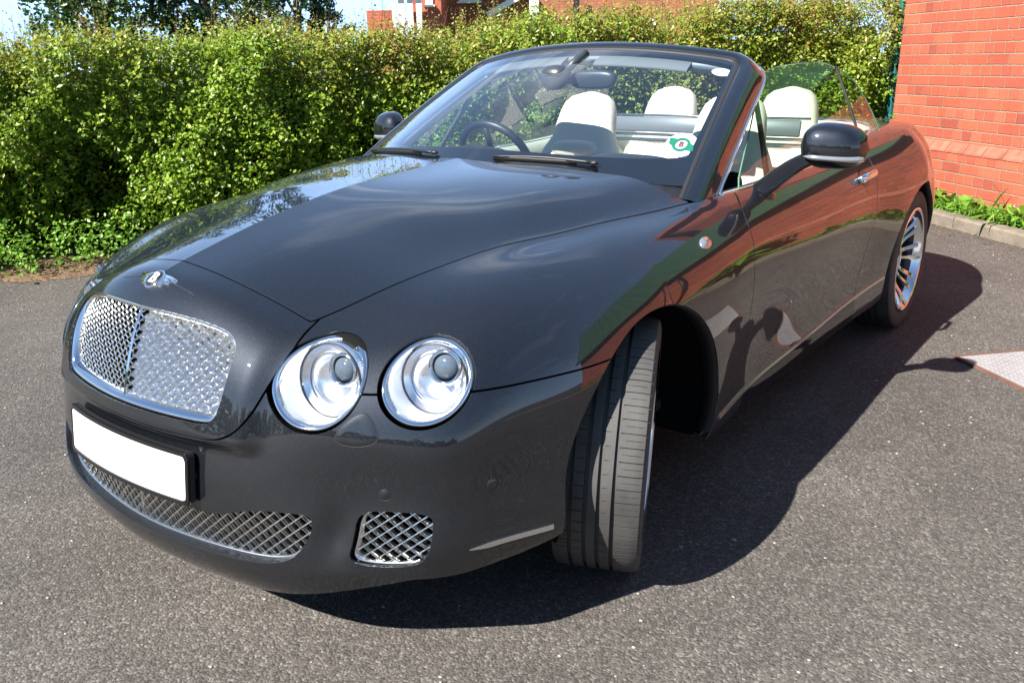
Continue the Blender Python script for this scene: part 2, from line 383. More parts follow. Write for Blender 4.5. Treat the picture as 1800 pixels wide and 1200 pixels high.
def on_front(x, z):
    """body surface point seen along +Y at (x, z)"""
    x = np.asarray(x, float); z = np.asarray(z, float)
    o = np.stack([x, np.full(len(x), 0.0), z], 1)
    return raycast(o, np.tile([0., -1., 0.], (len(x), 1)), 0, 1.3)
def on_side(y, z):
    y = np.asarray(y, float); z = np.asarray(z, float)
    o = np.stack([np.full(len(y), .3), y, z], 1)
    return raycast(o, np.tile([1., 0., 0.], (len(y), 1)), 0, 1.0)
def on_top(x, y):
    x = np.asarray(x, float); y = np.asarray(y, float)
    o = np.stack([x, y, np.full(len(x), .4)], 1)
    return raycast(o, np.tile([0., 0., 1.], (len(x), 1)), 0, 1.0)
# ------------------------------------------------------------------ body shell (half), then cut into panels
def shell_half():
    Vs = []; Ts = []; off = 0
    def add(P):
        nonlocal off
        n, m = P.shape[:2]; Vs.append(P.reshape(-1, 3)); i, j = np.meshgrid(np.arange(n-1), np.arange(m-1), indexing='ij')
        a = (i*m+j).ravel()+off; b = a+m; c = b+1; d = a+1
        Ts.append(np.stack([a, b, c], 1)); Ts.append(np.stack([a, c, d], 1)); off += n*m
    th = np.radians(np.linspace(0, 89.6, 150)); ZO = .35
    def fan(al, y0, s):
        A, T = np.meshgrid(al, th, indexing='ij')
        D = np.stack([np.sin(T), s*np.cos(T)*np.cos(A), np.cos(T)*np.sin(A)], -1).reshape(-1, 3)
        O = np.tile([0, y0, ZO], (len(D), 1)).astype(float); P = raycast(O, D, 0, 1.35); return P.reshape(len(al), len(th), 3)
    add(fan(np.radians(np.linspace(-42, 90, 230)), YF, -1.0))
    ys = np.linspace(YF, YR, 210)
    Yg, T = np.meshgrid(ys, th, indexing='ij'); D = np.stack([np.sin(T), 0*T, np.cos(T)], -1).reshape(-1, 3)
    O = np.stack([0*Yg, Yg, 0*Yg+ZO], -1).reshape(-1, 3); add(raycast(O, D, 0, 1.35).reshape(len(ys), len(th), 3))
    zz = np.linspace(.3563, .15, 18); Yg, Z = np.meshgrid(ys, zz, indexing='ij')
    add(on_side(Yg.ravel(), Z.ravel()).reshape(len(ys), len(zz), 3))
    add(fan(np.radians(np.linspace(90, -42, 130)), YR, 1.0))
    V = np.vstack(Vs); T = np.vstack(Ts)
    # weld
    key = np.round(V/2e-4).astype(np.int64); _, inv = np.unique(key, axis=0, return_inverse=True); inv = inv.ravel()
    first = np.full(inv.max()+1, -1); first[inv[::-1]] = np.arange(len(V))[::-1]
    V = V[first]; T = inv[T]; T = T[(T[:, 0] != T[:, 1]) & (T[:, 1] != T[:, 2]) & (T[:, 0] != T[:, 2])]
    # outward orientation
    n = np.cross(V[T[:, 1]]-V[T[:, 0]], V[T[:, 2]]-V[T[:, 0]]); c = V[T].mean(1); g = grad(c); fl = (n*g).sum(1) < 0
    T[fl] = T[fl][:, ::-1]; return V, T
def clip(V, T, field):
    f = field(V); f = np.where(np.abs(f) < 1e-7, 1e-7, f); s = f > 0; k = s[T].sum(1)
    keep = [T[k == 3]]; nv = []; cache = {}; nn = len(V); new = []
    def mid(a, b):
        q = (a, b) if a < b else (b, a)
        if q not in cache:
            t = f[a]/(f[a]-f[b]); nv.append(V[a]+(V[b]-V[a])*t); cache[q] = nn+len(nv)-1
        return cache[q]
    for tr in T[(k == 1) | (k == 2)]:
        ins = [bool(s[i]) for i in tr]
        if sum(ins) == 1:
            i = ins.index(True); a, b, c = tr[i], tr[(i+1) % 3], tr[(i+2) % 3]; new.append((a, mid(a, b), mid(a, c)))
        else:
            i = ins.index(False); a, b, c = tr[i], tr[(i+1) % 3], tr[(i+2) % 3]; p, q = mid(a, b), mid(a, c)
            new.append((p, b, c)); new.append((p, c, q))
    V = np.vstack([V]+([np.array(nv)] if nv else [])); T = np.vstack(keep+([np.array(new)] if new else []))
    u, inv = np.unique(T, return_inverse=True); return V[u], inv.reshape(-1, 3)
def norms(V):
    P = V.copy(); P[:, 0] = np.maximum(P[:, 0], .0045); return grad(P)
def boundary(V, T):
    e = np.vstack([T[:, [0, 1]], T[:, [1, 2]], T[:, [2, 0]]]); s = np.sort(e, 1); key = s[:, 0]*len(V)+s[:, 1]
    u, i, c = np.unique(key, return_index=True, return_counts=True); b = e[i[c == 1]]
    return b[~((V[b[:, 0], 0] < .002) & (V[b[:, 1], 0] < .002))]
def largest(V, T):
    """drop slivers cut off from the panel"""
    lab = np.arange(len(V))
    while True:
        m_ = lab[T].min(1); new = lab.copy()
        for k in range(3): np.minimum.at(new, T[:, k], m_)
        new = new[new]
        if (new == lab).all(): break
        lab = new
    u, c = np.unique(lab[T[:, 0]], return_counts=True); T = T[lab[T[:, 0]] == u[c.argmax()]]; u, inv = np.unique(T, return_inverse=True); return V[u], inv.reshape(-1, 3)
def finish(name, V, T, m, parent, both=False, mirror=False, lip=.012):
    V, T = largest(V, T)
    nrm = norms(V); b = boundary(V, T)
    if lip and len(b):
        acc = np.zeros_like(V); d = V[b[:, 1]]-V[b[:, 0]]; o = np.cross(d, nrm[b[:, 0]]); np.add.at(acc, b[:, 0], o); np.add.at(acc, b[:, 1], o)
        ids = np.unique(b); acc = acc[ids]; acc /= np.linalg.norm(acc, axis=1)[:, None]+1e-12
        mp_ = np.full(len(V), -1); mp_[ids] = np.arange(len(ids)); n0 = len(V)
        A = V[ids]; B = V[ids]-nrm[ids]*.0022+acc*.0006; D = V[ids]-nrm[ids]*lip
        na = nrm[ids]*.75+acc*.66; na /= np.linalg.norm(na, axis=1)[:, None]
        k = len(ids); i0, i1 = mp_[b[:, 0]], mp_[b[:, 1]]
        q = []
        for r in (0, 1):
            a0, a1, c0, c1 = n0+r*k+i0, n0+r*k+i1, n0+(r+1)*k+i0, n0+(r+1)*k+i1
            q += [np.stack([a0, c0, c1], 1), np.stack([a0, c1, a1], 1)]
        V = np.vstack([V, A, B, D]); nrm = np.vstack([nrm, na, acc, acc]); T = np.vstack([T]+q)
    if mirror or both:
        V2 = V*[-1, 1, 1]; n2 = nrm*[-1, 1, 1]; T2 = T[:, ::-1]
        if mirror: V, nrm, T = V2, n2, T2
        else: T = np.vstack([T, T2+len(V)]); V = np.vstack([V, V2]); nrm = np.vstack([nrm, n2])
    return mesh_obj(name, V, T, m, parent, normals=nrm)
# outlines (metres, car coordinates)
BONNET_SIDE = [(.428, -.666), (.4556, -.597), (.5199, -.433), (.5613, -.3135), (.6345, -.087), (.6945, .104), (.737, .281), (.777, .540)]
BONNET_REAR = [(.777, .545), (.72, .492), (.6, .44), (.45, .398), (.3, .372), (.15, .358), (0, .354)]
BONNET_FRONT = [(0, -.703), (.1, -.7025), (.2, -.699), (.316, -.683), (.39, -.671), (.428, -.666)]
bs = spl(BONNET_SIDE, 40); bf = spl(BONNET_FRONT, 20); br = spl(BONNET_REAR, 20)
half = np.vstack([bf[:-1], bs, br[1:]]); BON = np.vstack([half, (half*[-1, 1])[::-1][1:-1]])
sh = np.array([(0, .536), (.12, .536), (.22, .537), (.30, .541), (.352, .551), (.392, .574), (.419, .615), (.437, .675), (.4475, .735), (.437, .782), (.425, .85), (.30, .95)])
SHELL = np.vstack([sh, (sh*[-1, 1])[::-1][:-1]])
SHELL_C = chaikin(SHELL, 2)
gr = np.array([(0, .797), (.12, .795), (.22, .788), (.29, .775), (.326, .759), (.343, .735), (.347, .70), (.345, .655), (.337, .61), (.323, .585), (.30, .575), (.2, .5735), (.1, .573), (0, .573)])
GRILLE = chaikin(np.vstack([gr, (gr*[-1, 1])[::-1][1:-1]]), 2)
ic = np.array([(0, .366), (.1, .366), (.2, .360), (.29, .357), (.335, .364), (.39, .383), (.44, .393), (.49, .396), (.550, .395), (.556, .365), (.545, .330), (.520, .292), (.480, .270), (.41, .261), (.3, .257), (.15, .253), (0, .249)])
INT_C = chaikin(np.vstack([ic, (ic*[-1, 1])[::-1][1:-1]]), 2)
INT_S = chaikin([(.642, .408), (.70, .413), (.782, .408), (.787, .371), (.785, .322), (.768, .292), (.717, .284), (.658, .285), (.628, .297), (.636, .335)], 2)
DOOR_F = [(.83, 1.0), (.795, .925), (.732, .89), (.692, .838), (.681, .779), (.684, .651), (.696, .52), (.703, .393), (.703, .30), (.703, .1)]
DOOR_R = [(1.945, .1), (1.945, .30), (1.95, .36), (1.968, .42), (2.0, .50), (2.03, .60), (2.046, .715), (2.058, .80), (2.09, .88), (2.13, 1.0)]
OPEN = [(0, .20), (.5, .25), (.76, .46), (.787, .56), (.800, .70), (.804, .82), (.806, 1.1), (.808, 1.5), (.803, 1.9), (.79, 2.2), (.765, 2.42), (.725, 2.62), (.66, 2.80), (.55, 2.93), (.40, 3.0), (0, 3.02)]
OPEN = np.vstack([OPEN, (np.array(OPEN)*[-1, 1])[::-1][1:-1]])
# headlights: centre on the skin, axis, radius
class Lamp:
    def __init__(s, x, z, ax, r):
        s.c = Vector(on_front([x], [z])[0]); s.a = Vector(ax).normalized(); s.r = r; s.e1 = Vector((0, 0, 1)).cross(-s.a).normalized()*1.0; s.e1 = -s.e1 if s.e1.x < 0 else s.e1; s.e2 = s.a.cross(s.e1); s.e2 = -s.e2 if s.e2.z < 0 else s.e2
        s.A = np.array(s.a); s.E1 = np.array(s.e1); s.E2 = np.array(s.e2); s.C = np.array(s.c)
    def pt(s, u, v, d=0.0):
        """skin point at (u, v) in the lamp plane, pushed inwards by d"""
        u = np.atleast_1d(u); v = np.atleast_1d(v); o = s.C-s.A*.10+u[:, None]*s.E1+v[:, None]*s.E2
        return raycast(o, np.tile(s.A, (len(u), 1)), 0, .25)-s.A*np.atleast_1d(d)[:, None]
    def dist(s, P):
        q = P-s.C; return np.where(q @ s.A > -.25, np.hypot(q @ s.E1, q @ s.E2), 9.0)
LI, LO = Lamp(.527, .677, (.17, -.95, .16), .1055), Lamp(.728, .684, (.30, -.92, .20), .0985)
ARF, ARR = (.022, .319, .413), (2.745, .345, .392)
BLINE = .662; g_ = .0024
xy = lambda P: P[:, [0, 1]]; xz = lambda P: P[:, [0, 2]]; yz = lambda P: P[:, [1, 2]]
big = 9.0
f_bon = lambda P: np.minimum(sd_poly(xy(P), BON), P[:, 2]-.6)
f_shell = lambda P: np.minimum(sd_poly(xz(P), SHELL_C), -.55-P[:, 1])
f_light = lambda P: np.where(P[:, 1] < -.3, np.minimum(LI.dist(P)-LI.r, LO.dist(P)-LO.r), big)
f_arch = lambda P: np.where(P[:, 0] > .3, np.minimum(np.hypot(P[:, 1]-ARF[0], P[:, 2]-ARF[1])-ARF[2], np.hypot(P[:, 1]-ARR[0], P[:, 2]-ARR[1])-ARR[2]), big)
f_open = lambda P: -np.minimum(sd_poly(xy(P), OPEN), P[:, 2]-.6)
f_int = lambda P: np.where(P[:, 1] < -.4, -np.maximum(sd_poly(xz(P), INT_C), sd_poly(xz(P), INT_S)), big)
f_bot = lambda P: P[:, 2]-(np.where(P[:, 1] < -.2, .152+.10*np.clip(P[:, 0]-.15, 0, .6)**2/.36+.055*sstep((P[:, 1]+.55)/.35), .208))
f_low = lambda P: np.maximum(P[:, 2]-BLINE, P[:, 1]+.15)                 # above the bumper line
DOOR = np.vstack([spl(DOOR_F, 50), spl(DOOR_R, 50)])
zsill = lambda y: .262+.033*(y-.5)
f_door = lambda P: np.minimum(sd_poly(yz(P), DOOR), P[:, 2]-zsill(P[:, 1]))
f_fd = lambda P: -sd_poly(yz(P), np.vstack([spl(DOOR_F, 50), [(5, .1), (5, 1.0)]]))   # in front of the door
f_rd = lambda P: -sd_poly(yz(P), np.vstack([[(-3, 1.0), (-3, .1)], spl(DOOR_R, 50)]))   # behind the door
car = empty('convertible_car')
tag(car, 'dark grey open-top convertible with cream seats and front wheels turned', 'car')
HV, HT = shell_half()
def cut(*fs, V=None, T=None):
    V = HV if V is None else V; T = HT if T is None else T
    for f in fs: V, T = clip(V, T, f)
    return V, T
bonnet = finish('bonnet', *cut(lambda P: f_bon(P)-g_), M['paint'], car, both=True)
f_grille = lambda P: -np.where(P[:, 1] < -.5, sd_poly(xz(P), GRILLE), -big)
shell_p = finish('grille_surround', *cut(lambda P: f_shell(P)-g_, lambda P: -f_bon(P)-g_, f_grille), M['paint'], car, both=True, lip=.03)
fen = cut(lambda P: -f_bon(P)-g_, lambda P: -f_shell(P)-g_, lambda P: f_low(P)-g_, f_open, f_arch, lambda P: f_fd(P)-g_, f_light, f_bot)
bum = cut(lambda P: -f_low(P)-g_, lambda P: -f_shell(P)-g_, f_arch, f_light, f_int, f_bot)
bumper = finish('front_bumper', *bum, M['paint'], car, both=True, lip=.035)
door_m = cut(lambda P: f_door(P)-g_, f_open, f_arch)
rear_m = cut(lambda P: f_rd(P)-g_, f_open, f_arch, f_bot)
skirt_m = cut(lambda P: -f_door(P)-g_, lambda P: zsill(P[:, 1])-P[:, 2]-g_, f_bot, lambda P: np.minimum(P[:, 1]-.70, 1.946-P[:, 1]))
fender = {}; door = {}
for s in (1, -1):
    fender[s] = finish('front_wing', *fen, M['paint'], car, mirror=s < 0, lip=.025)
    door[s] = finish('door', *door_m, M['paint'], car, mirror=s < 0)
    finish('side_skirt', *skirt_m, M['gloss_black'], car, mirror=s < 0)
rear = finish('rear_body', *rear_m, M['paint'], car, both=True, lip=.025)
# unseen black shell added to darken the shut lines and stop light leaks
lv, lt = cut(f_open, f_arch, f_bot, f_grille, lambda P: f_light(P)-.004, lambda P: f_int(P)-.004)
lv = lv-norms(lv)*.018
lt2 = lt[:, ::-1]
mesh_obj('gap_blackout', np.vstack([lv, lv*[-1, 1, 1]]), np.vstack([lt, lt2+len(lv)]), M['void'], car)
# ------------------------------------------------------------------ front of the car
def frontpt(x, z, d=0.0):
    P = on_front(np.abs(np.atleast_1d(x)), np.atleast_1d(z)); P[:, 0] = np.atleast_1d(x); P[:, 1] += d; return P
TH = np.linspace(0, 2*np.pi, 73)[:-1]
def headlight(Lm, proj_off, proj_r, s):
    r = Lm.r; kw = dict(mirror=s < 0)
    ring = lambda rho, d: Lm.pt(rho*np.cos(TH), rho*np.sin(TH), d)
    deep = lambda rho, d, th=TH: Lm.C+np.outer(rho*np.cos(th), Lm.E1)+np.outer(rho*np.sin(th), Lm.E2)-Lm.A*d     # flat plane at depth d
    hb = MB(); hb.grid([ring(r-.003, .012), deep(r*.93, .085), deep(.001, .12)], closed_v=True); root = hb.build('headlight', M['void'], car, **kw)
    bz = MB(); prof = [(-.0058, .022), (-.006, .010), (-.0078, .0055), (-.0105, .0042), (-.0135, .0052), (-.016, .009), (-.0175, .015), (-.018, .022)]
    bz.grid([ring(r+a, d) for a, d in prof], closed_v=True); bz.build('bezel', M['chrome'], root, **kw)
    ln = MB(); r1 = r-.0165; ln.grid([ring(r1*q, .007-.010*(1-q*q)) for q in (1, .93, .8, .6, .35, .03)], closed_v=True); ln.build('lens', M['lens'], root, **kw)
    n = 360; th = np.linspace(0, 2*np.pi, n+1)[:-1]; q0 = r-.018; q1 = .79*r; P0 = Lm.pt(q0*np.cos(th), q0*np.sin(th), .020); rows = []; fl = MB()
    for i in range(9):
        s_ = i/8; k = (.0011*np.cos(np.arange(n)*np.pi/2) if 1 < i < 8 else 0*th); rows.append(P0*(1-s_)+deep(q1, .052, th)*s_+np.outer(k*np.cos(th), Lm.E1)+np.outer(k*np.sin(th), Lm.E2))
    fl.grid(rows, closed_v=True); fl.build('fluted_ring', M['fluted'], root, **kw)
    rf = MB(); rf.grid([deep(q1*q, .052+.034*(1-q*q)) for q in (1.0, .92, .85, .78)]+[deep(q1*q, .049+.034*(1-q*q)) for q in (.775, .73, .70)]+[deep(q1*q, .054+.034*(1-q*q)) for q in (.695, .5, .3, .12, .01)], closed_v=True); rf.build('reflector', M['reflector'], root, **kw)
    gr_ = MB(); gr_.grid([deep(q1*q, d) for q, d in ((1.02, .054), (1.02, .049), (.995, .048), (.98, .049), (.975, .058))], closed_v=True); gr_.build('reflector_rim', M['dark_metal'], root, **kw)
    pc = Lm.pt([proj_off[0]], [proj_off[1]], .020)[0]; R3 = Matrix((Lm.e1, Lm.e2, Lm.e1.cross(Lm.e2))).transposed(); R3 = R3 if (R3 @ Vector((0, 0, 1))).dot(Lm.a) > 0 else Matrix((Lm.e1, -Lm.e2, Lm.a)).transposed()
    M4 = Matrix.Translation(pc) @ R3.to_4x4(); pj = MB(); p = proj_r
    pj.lathe([(p*.80, -.02), (p*.82, .0), (p*.9, .005), (p, .003), (p*1.05, -.006), (p*1.08, -.016), (p*1.16, -.018), (p*1.22, -.03), (p*1.3, -.06)], 44, M4); pj.build('projector_tube', M['chrome'], root, **kw)
    gl = MB(); gl.lathe([(.0005, .006), (p*.3, .005), (p*.55, .001), (p*.75, -.006), (p*.8, -.014)], 44, M4); gl.build('projector_lens', M['projector'], root, **kw)
for s in (1, -1):
    headlight(LI, (.034, .030), .037, s); headlight(LO, (.026, .030), .038, s)
# --- grille: chrome rim, divider, woven mesh
def poly_inset(P, d):
    P = np.asarray(P, float); t = np.roll(P, -1, 0)-np.roll(P, 1, 0); t /= np.linalg.norm(t, axis=1)[:, None]; n = np.stack([-t[:, 1], t[:, 0]], 1)
    a = .5*np.sum(P[:, 0]*np.roll(P[:, 1], -1)-np.roll(P[:, 0], -1)*P[:, 1]); n = n if a > 0 else -n; return P+n*d
def poly_ring(P, inset, d):
    Q = resample(poly_inset(P, inset), len(P), True) if False else poly_inset(P, inset); return frontpt(Q[:, 0], Q[:, 1], d)
GP = resample(GRILLE, 160, True)
def diamond_mesh(b, poly, depth, pitch, ang, wid, dep, amp, inset=.004, mi=0, rake=0.0):
    P = np.asarray(poly); lo, hi = P.min(0), P.max(0); ctr = (lo+hi)/2; R_ = np.hypot(*(hi-lo))/2+.02
    for fam in (1, -1):
        d = np.array([math.cos(R(ang)), fam*math.sin(R(ang))]); n = np.array([-d[1], d[0]]); k = int(R_/pitch)+1
        for i in range(-k, k+1):
            t = np.arange(-R_, R_, pitch*.5); Q = ctr+n*(i*pitch)+t[:, None]*d; ins = sd_poly(Q, P) > -inset
            if not ins.any(): continue
            Y = frontpt(Q[ins][:, 0], Q[ins][:, 1], depth); full = np.zeros((len(t), 3)); full[ins] = Y
            full[:, 1] += amp*fam*np.cos(np.pi*(np.arange(len(t))+i))*1.0
            runs = np.split(np.where(ins)[0], np.where(np.diff(np.where(ins)[0]) > 1)[0]+1)
            for r_ in runs:
                if len(r_) < 3: continue
                path = [Vector(p) for p in full[r_]]; ups = [Vector((-rake*math.tanh(p.x/.004), -.8, 0)).normalized() for p in path]
                b.sweep(path, [(-wid/2, -dep/2), (wid/2, -dep/2), (wid/2, dep/2), (-wid/2, dep/2)], ups=ups, mi=mi)
gm = MB(); diamond_mesh(gm, GRILLE, .036, .0160, 42, .0026, .0150, .0016, rake=.62)
grille = gm.build('grille_mesh', M['mesh_metal'], car, smooth=False)
rim = MB(); rim.grid([poly_ring(GP, a, d) for a, d in [(-.001, .016), (.0005, .010), (.003, .008), (.008, .010), (.013, .016), (.016, .024), (.0165, .040)]], closed_v=True)
rim.build('chrome_rim', M['chrome'], grille)
dv = MB(); zz = np.linspace(.578, .792, 12); dv.sweep(frontpt(np.zeros(12), zz, .026), [(-.004, -.012), (.004, -.012), (.004, .008), (.0, .011), (-.004, .008)], up=(0, -1, 0)); dv.build('divider', M['chrome'], grille, smooth=False)
bk = MB(); bk.grid([poly_ring(GP, .002, .05), poly_ring(GP, .004, .10), np.tile([0, -.72, .685], (len(GP), 1))], closed_v=True); bk.build('radiator_void', M['void'], grille)
# --- lower intakes
for name, P, sides, pit, dp in (('lower_grille', INT_C, (1,), .0205, .030), ('side_grille', INT_S, (1, -1), .0195, .018)):
    Q = resample(P, 120, True)
    for s in sides:
        b = MB(); diamond_mesh(b, P, dp, pit, 40, .0025, .0024, .0004); diamond_mesh(b, P, dp+.010, pit, 40, .0020, .0095, .0004)
        o = b.build(name, M['mesh_metal'], car, smooth=False, mirror=s < 0)
        e = MB(); e.grid([poly_ring(Q, a, d) for a, d in [(.0, dp), (.001, dp-.0045), (.004, dp-.005), (.0055, dp-.002), (.006, dp+.006)]], closed_v=True); e.build('grille_frame', M['satin_chrome'], o, mirror=s < 0)
        v = MB(); c0 = frontpt(Q[:, 0].mean(), Q[:, 1].mean(), .13); v.grid([poly_ring(Q, -.003, .034), poly_ring(Q, .002, .11), np.tile(c0, (len(Q), 1))], closed_v=True); v.build('duct', M['void'], o, mirror=s < 0)
        if s == 1 and len(sides) == 1:
            d = MB(); zz = np.linspace(.254, .362, 8); d.sweep(frontpt(np.zeros(8), zz, .034), [(-.003, -.006), (.003, -.006), (.003, .006), (-.003, .006)], up=(0, -1, 0)); d.build('divider', M['satin_chrome'], o, smooth=False)
# --- number plate, blank
T7 = Matrix.Rotation(R(-7), 3, 'X')
def plate_pt(x, z, d):                                         # gently bowed round the bumper
    return X7 @ Vector((x, d+.026*(x/.267)**2, z))
X7 = Matrix.Translation((0, -.9455, .4445)) @ T7.to_4x4()
def bowed(b, w, h, r, d0, d1, hole=None):
    xs = np.concatenate([-w/2+r*(1-np.cos(np.linspace(0, np.pi/2, 5))), np.linspace(-w/2+r, w/2-r, 26)[1:-1], w/2-r+r*np.sin(np.linspace(0, np.pi/2, 5))])
    hh = h/2-r+np.sqrt(np.maximum(r*r-np.maximum(np.abs(xs)-(w/2-r), 0)**2, 0)); n = len(xs)
    F_ = [[plate_pt(x, z, d0) for x, z in zip(xs, s_*hh)] for s_ in (1, -1)]; B_ = [[plate_pt(x, z, d1) for x, z in zip(xs, s_*hh)] for s_ in (1, -1)]
    b.grid([F_[0], F_[1], B_[1], B_[0]], closed_u=True)
    for e in (0, -1): b.add([F_[0][e], F_[1][e], B_[1][e], B_[0][e]], [(0, 1, 2, 3)])
pf = MB(); bowed(pf, .534, .128, .012, -.005, .010); plate = pf.build('number_plate', M['black_plastic'], car, smooth=False)
pp = MB(); bowed(pp, .514, .107, .009, -.0068, -.0048); pp.build('white_plate', M['plate_white'], plate, smooth=False)
def rim_path(w, h, r):
    P = [(sx*(w/2-r)+r*math.cos(a), sz*(h/2-r)+r*math.sin(a)) for sx, sz, a0 in ((1, 1, 0), (-1, 1, 90), (-1, -1, 180), (1, -1, 270)) for a in [R(a0+90*k/5) for k in range(6)]]
    return resample(np.array(P), 120, True)
pr = MB(); o1 = rim_path(.535, .129, .013); o2 = rim_path(.516, .109, .010); pr.grid([[plate_pt(x, z, d) for x, z in o] for o, d in ((o1, -.002), (o1, -.0085), (o1*.994, -.0095), (o2*1.004, -.0095), (o2, -.0085), (o2, -.0050))], closed_v=True); pr.build('plate_surround', M['gloss_black'], plate, sharp=40)
# --- bumper trim strips, parking sensors, washer covers
def outpath(pts, d):
    P = np.array(pts); return P+norms(P)*d
def disc_on(b, c, r, lift, n=28, rings=((1, -.002), (1, .0002), (.93, .0008), (.0, .0010)), shape=None):
    """patch following the body surface round (x, z)"""
    th = np.linspace(0, 2*np.pi, n+1)[:-1]; k = np.ones(n) if shape is None else shape(th); rows = []; kx = abs(norms(frontpt(c[0], c[1]))[0, 1])
    for q, d in rings:
        P = frontpt(c[0]+r*q*k*kx*np.cos(th), c[1]+r*q*k*np.sin(th)); rows.append(P+norms(P)*(d+lift))
    b.grid(rows, closed_v=True)
for s in (1, -1):
    x = np.linspace(.838, .927, 24); z = np.linspace(.3125, .309, 24); P = frontpt(x, z); n_ = norms(P)
    b = MB(); sc = [.25+.75*min(1, i/5) for i in range(24)]; b.sweep(P, [(-.004, -.0065), (.0035, -.0065), (.0035, .0065), (-.004, .0065)], up=(0, 0, 1), scale=sc); b.build('chrome_strip', M['satin_chrome'], bumper, smooth=False, mirror=s < 0)
    for c in ((.25, .4418), (.694, .449), (.856, .452)):
        b = MB(); disc_on(b, c, .0125, .0, rings=((1.12, -.001), (1.12, .00025), (1.0, .00025), (1.0, -.001))); sn = b.build('parking_sensor', M['seal'], bumper, mirror=s < 0)
        b = MB(); disc_on(b, c, .0122, .0); b.build('sensor_face', M['paint'], sn, mirror=s < 0)
    tri = np.array([(.6375, .629), (.611, .607), (.597, .579), (.604, .563), (.637, .557), (.672, .563), (.682, .580), (.668, .607), (.652, .624)])
    T3 = resample(chaikin(tri, 2), 48, True); cc = T3.mean(0)
    b = MB(); rows = []
    for q, d in ((1.045, -.001), (1.045, .0003), (1.0, .0003), (1.0, -.001)):
        P = frontpt(cc[0]+(T3[:, 0]-cc[0])*q, cc[1]+(T3[:, 1]-cc[1])*q); rows.append(P+norms(P)*d)
    b.grid(rows, closed_v=True); wc = b.build('washer_seam', M['seal'], bumper, mirror=s < 0)
    b = MB(); rows = []
    for q, d in ((.998, -.001), (.998, .0002), (.985, .0004), (.6, .0004), (.0, .0004)):
        P = frontpt(cc[0]+(T3[:, 0]-cc[0])*q, cc[1]+(T3[:, 1]-cc[1])*q); rows.append(P+norms(P)*d)
    b.grid(rows, closed_v=True); b.build('washer_cover', M['paint'], wc, mirror=s < 0)
# --- winged badge on the nose
def text_mesh(txt, size, extrude=0.0, off=0.0):
    cu = bpy.data.curves.new('lettering', 'FONT'); cu.body = txt; cu.size = size; cu.extrude = extrude; cu.offset = off; cu.align_x = 'CENTER'; cu.align_y = 'CENTER'
    ob = bpy.data.objects.new('lettering', cu); C.objects.link(ob); dg = bpy.context.evaluated_depsgraph_get(); dg.update()
    me = bpy.data.meshes.new_from_object(ob.evaluated_get(dg)); V = [tuple(v.co) for v in me.vertices]; F = [tuple(p.vertices) for p in me.polygons]
    bpy.data.objects.remove(ob); bpy.data.curves.remove(cu); bpy.data.meshes.remove(me); return V, F
bp_ = on_top([.0001], [-.782])[0]; bn = norms(np.array([[.004, bp_[1], bp_[2]]]))[0]; bn = Vector((0, bn[1], bn[2])).normalized()
bu = Vector((0, -bn.z, bn.y)) if False else Vector((0, bn.z, -bn.y)); bx = Vector((1, 0, 0))          # bu = up the nose (towards the windscreen)
def onb(x, v, h=0.0):
    """badge plane: x across, v up the nose, wrapped to the nose"""
    p = Vector(bp_)+bu*v; q = on_top([max(abs(x), 1e-4)], [p.y])[0]; n = norms(np.array([[max(abs(x), .004), q[1], q[2]]]))[0]
    return Vector((x, q[1], q[2]))+Vector((math.copysign(n[0], x), n[1], n[2]))*h
bd = MB()
def flat(b, outline, h0, h1, mi=0):
    n = len(outline); A = [onb(x, v, h0) for x, v in outline]; B = [onb(x, v, h1) for x, v in outline]; c = [onb(sum(x for x, v in outline)/n, sum(v for x, v in outline)/n, h1+.0008)]*n
    b.grid([A, B, c], closed_v=True, mi=mi)
for s in (1, -1):
    for k in range(3):                                          # three rows of feathers
        L0, v0 = .074-.017*k, .014-.012*k
        out = [(s*.008, v0+.006), (s*L0*.6, v0+.007), (s*L0, v0+.003)]
        m_ = 8
        for q in range(m_+1):
            x = L0-(L0-.010)*q/m_; out.append((s*x, v0-.008-.006*(q/m_)+(.0022 if q % 2 else 0)))
        flat(bd, out if s > 0 else out[::-1], -.001, .0034+.0007*k)
badge = bd.build('winged_badge', M['chrome'], shell_p)
ov = MB(); el = lambda a, b_: [(a*math.cos(t), b_*math.sin(t)) for t in np.linspace(0, 2*np.pi, 33)[:-1]]
ov.grid([[onb(x, v, h) for x, v in el(.0270*q, .0285*q)] for q, h in ((1, -.001), (1, .0055), (.95, .0068), (.86, .0068), (.82, .0055))], closed_v=True); ov.build('badge_oval', M['chrome'], badge)
oi = MB(); flat(oi, el(.0232, .0245), .003, .0052); oi.build('badge_disc', M['black_ink'], badge)
V, F = text_mesh('B', .044, 0, .0012); tl = MB(); tl.add([onb(v[0]*1.0, v[1]*.95, .0074) for v in V], F); tl.build('badge_letter', M['sticker'], badge, smooth=False)
for s in (1, -1):
    sm = MB(); xs = np.linspace(.074, .155, 8); sm.sweep([onb(s*x, .006-.05*(x-.07), .0) for x in xs], [(-.0009, -.001), (.0009, -.001), (.0009, .0006), (-.0009, .0006)], up=bn); sm.build('badge_seam', M['seal'], badge, smooth=False)
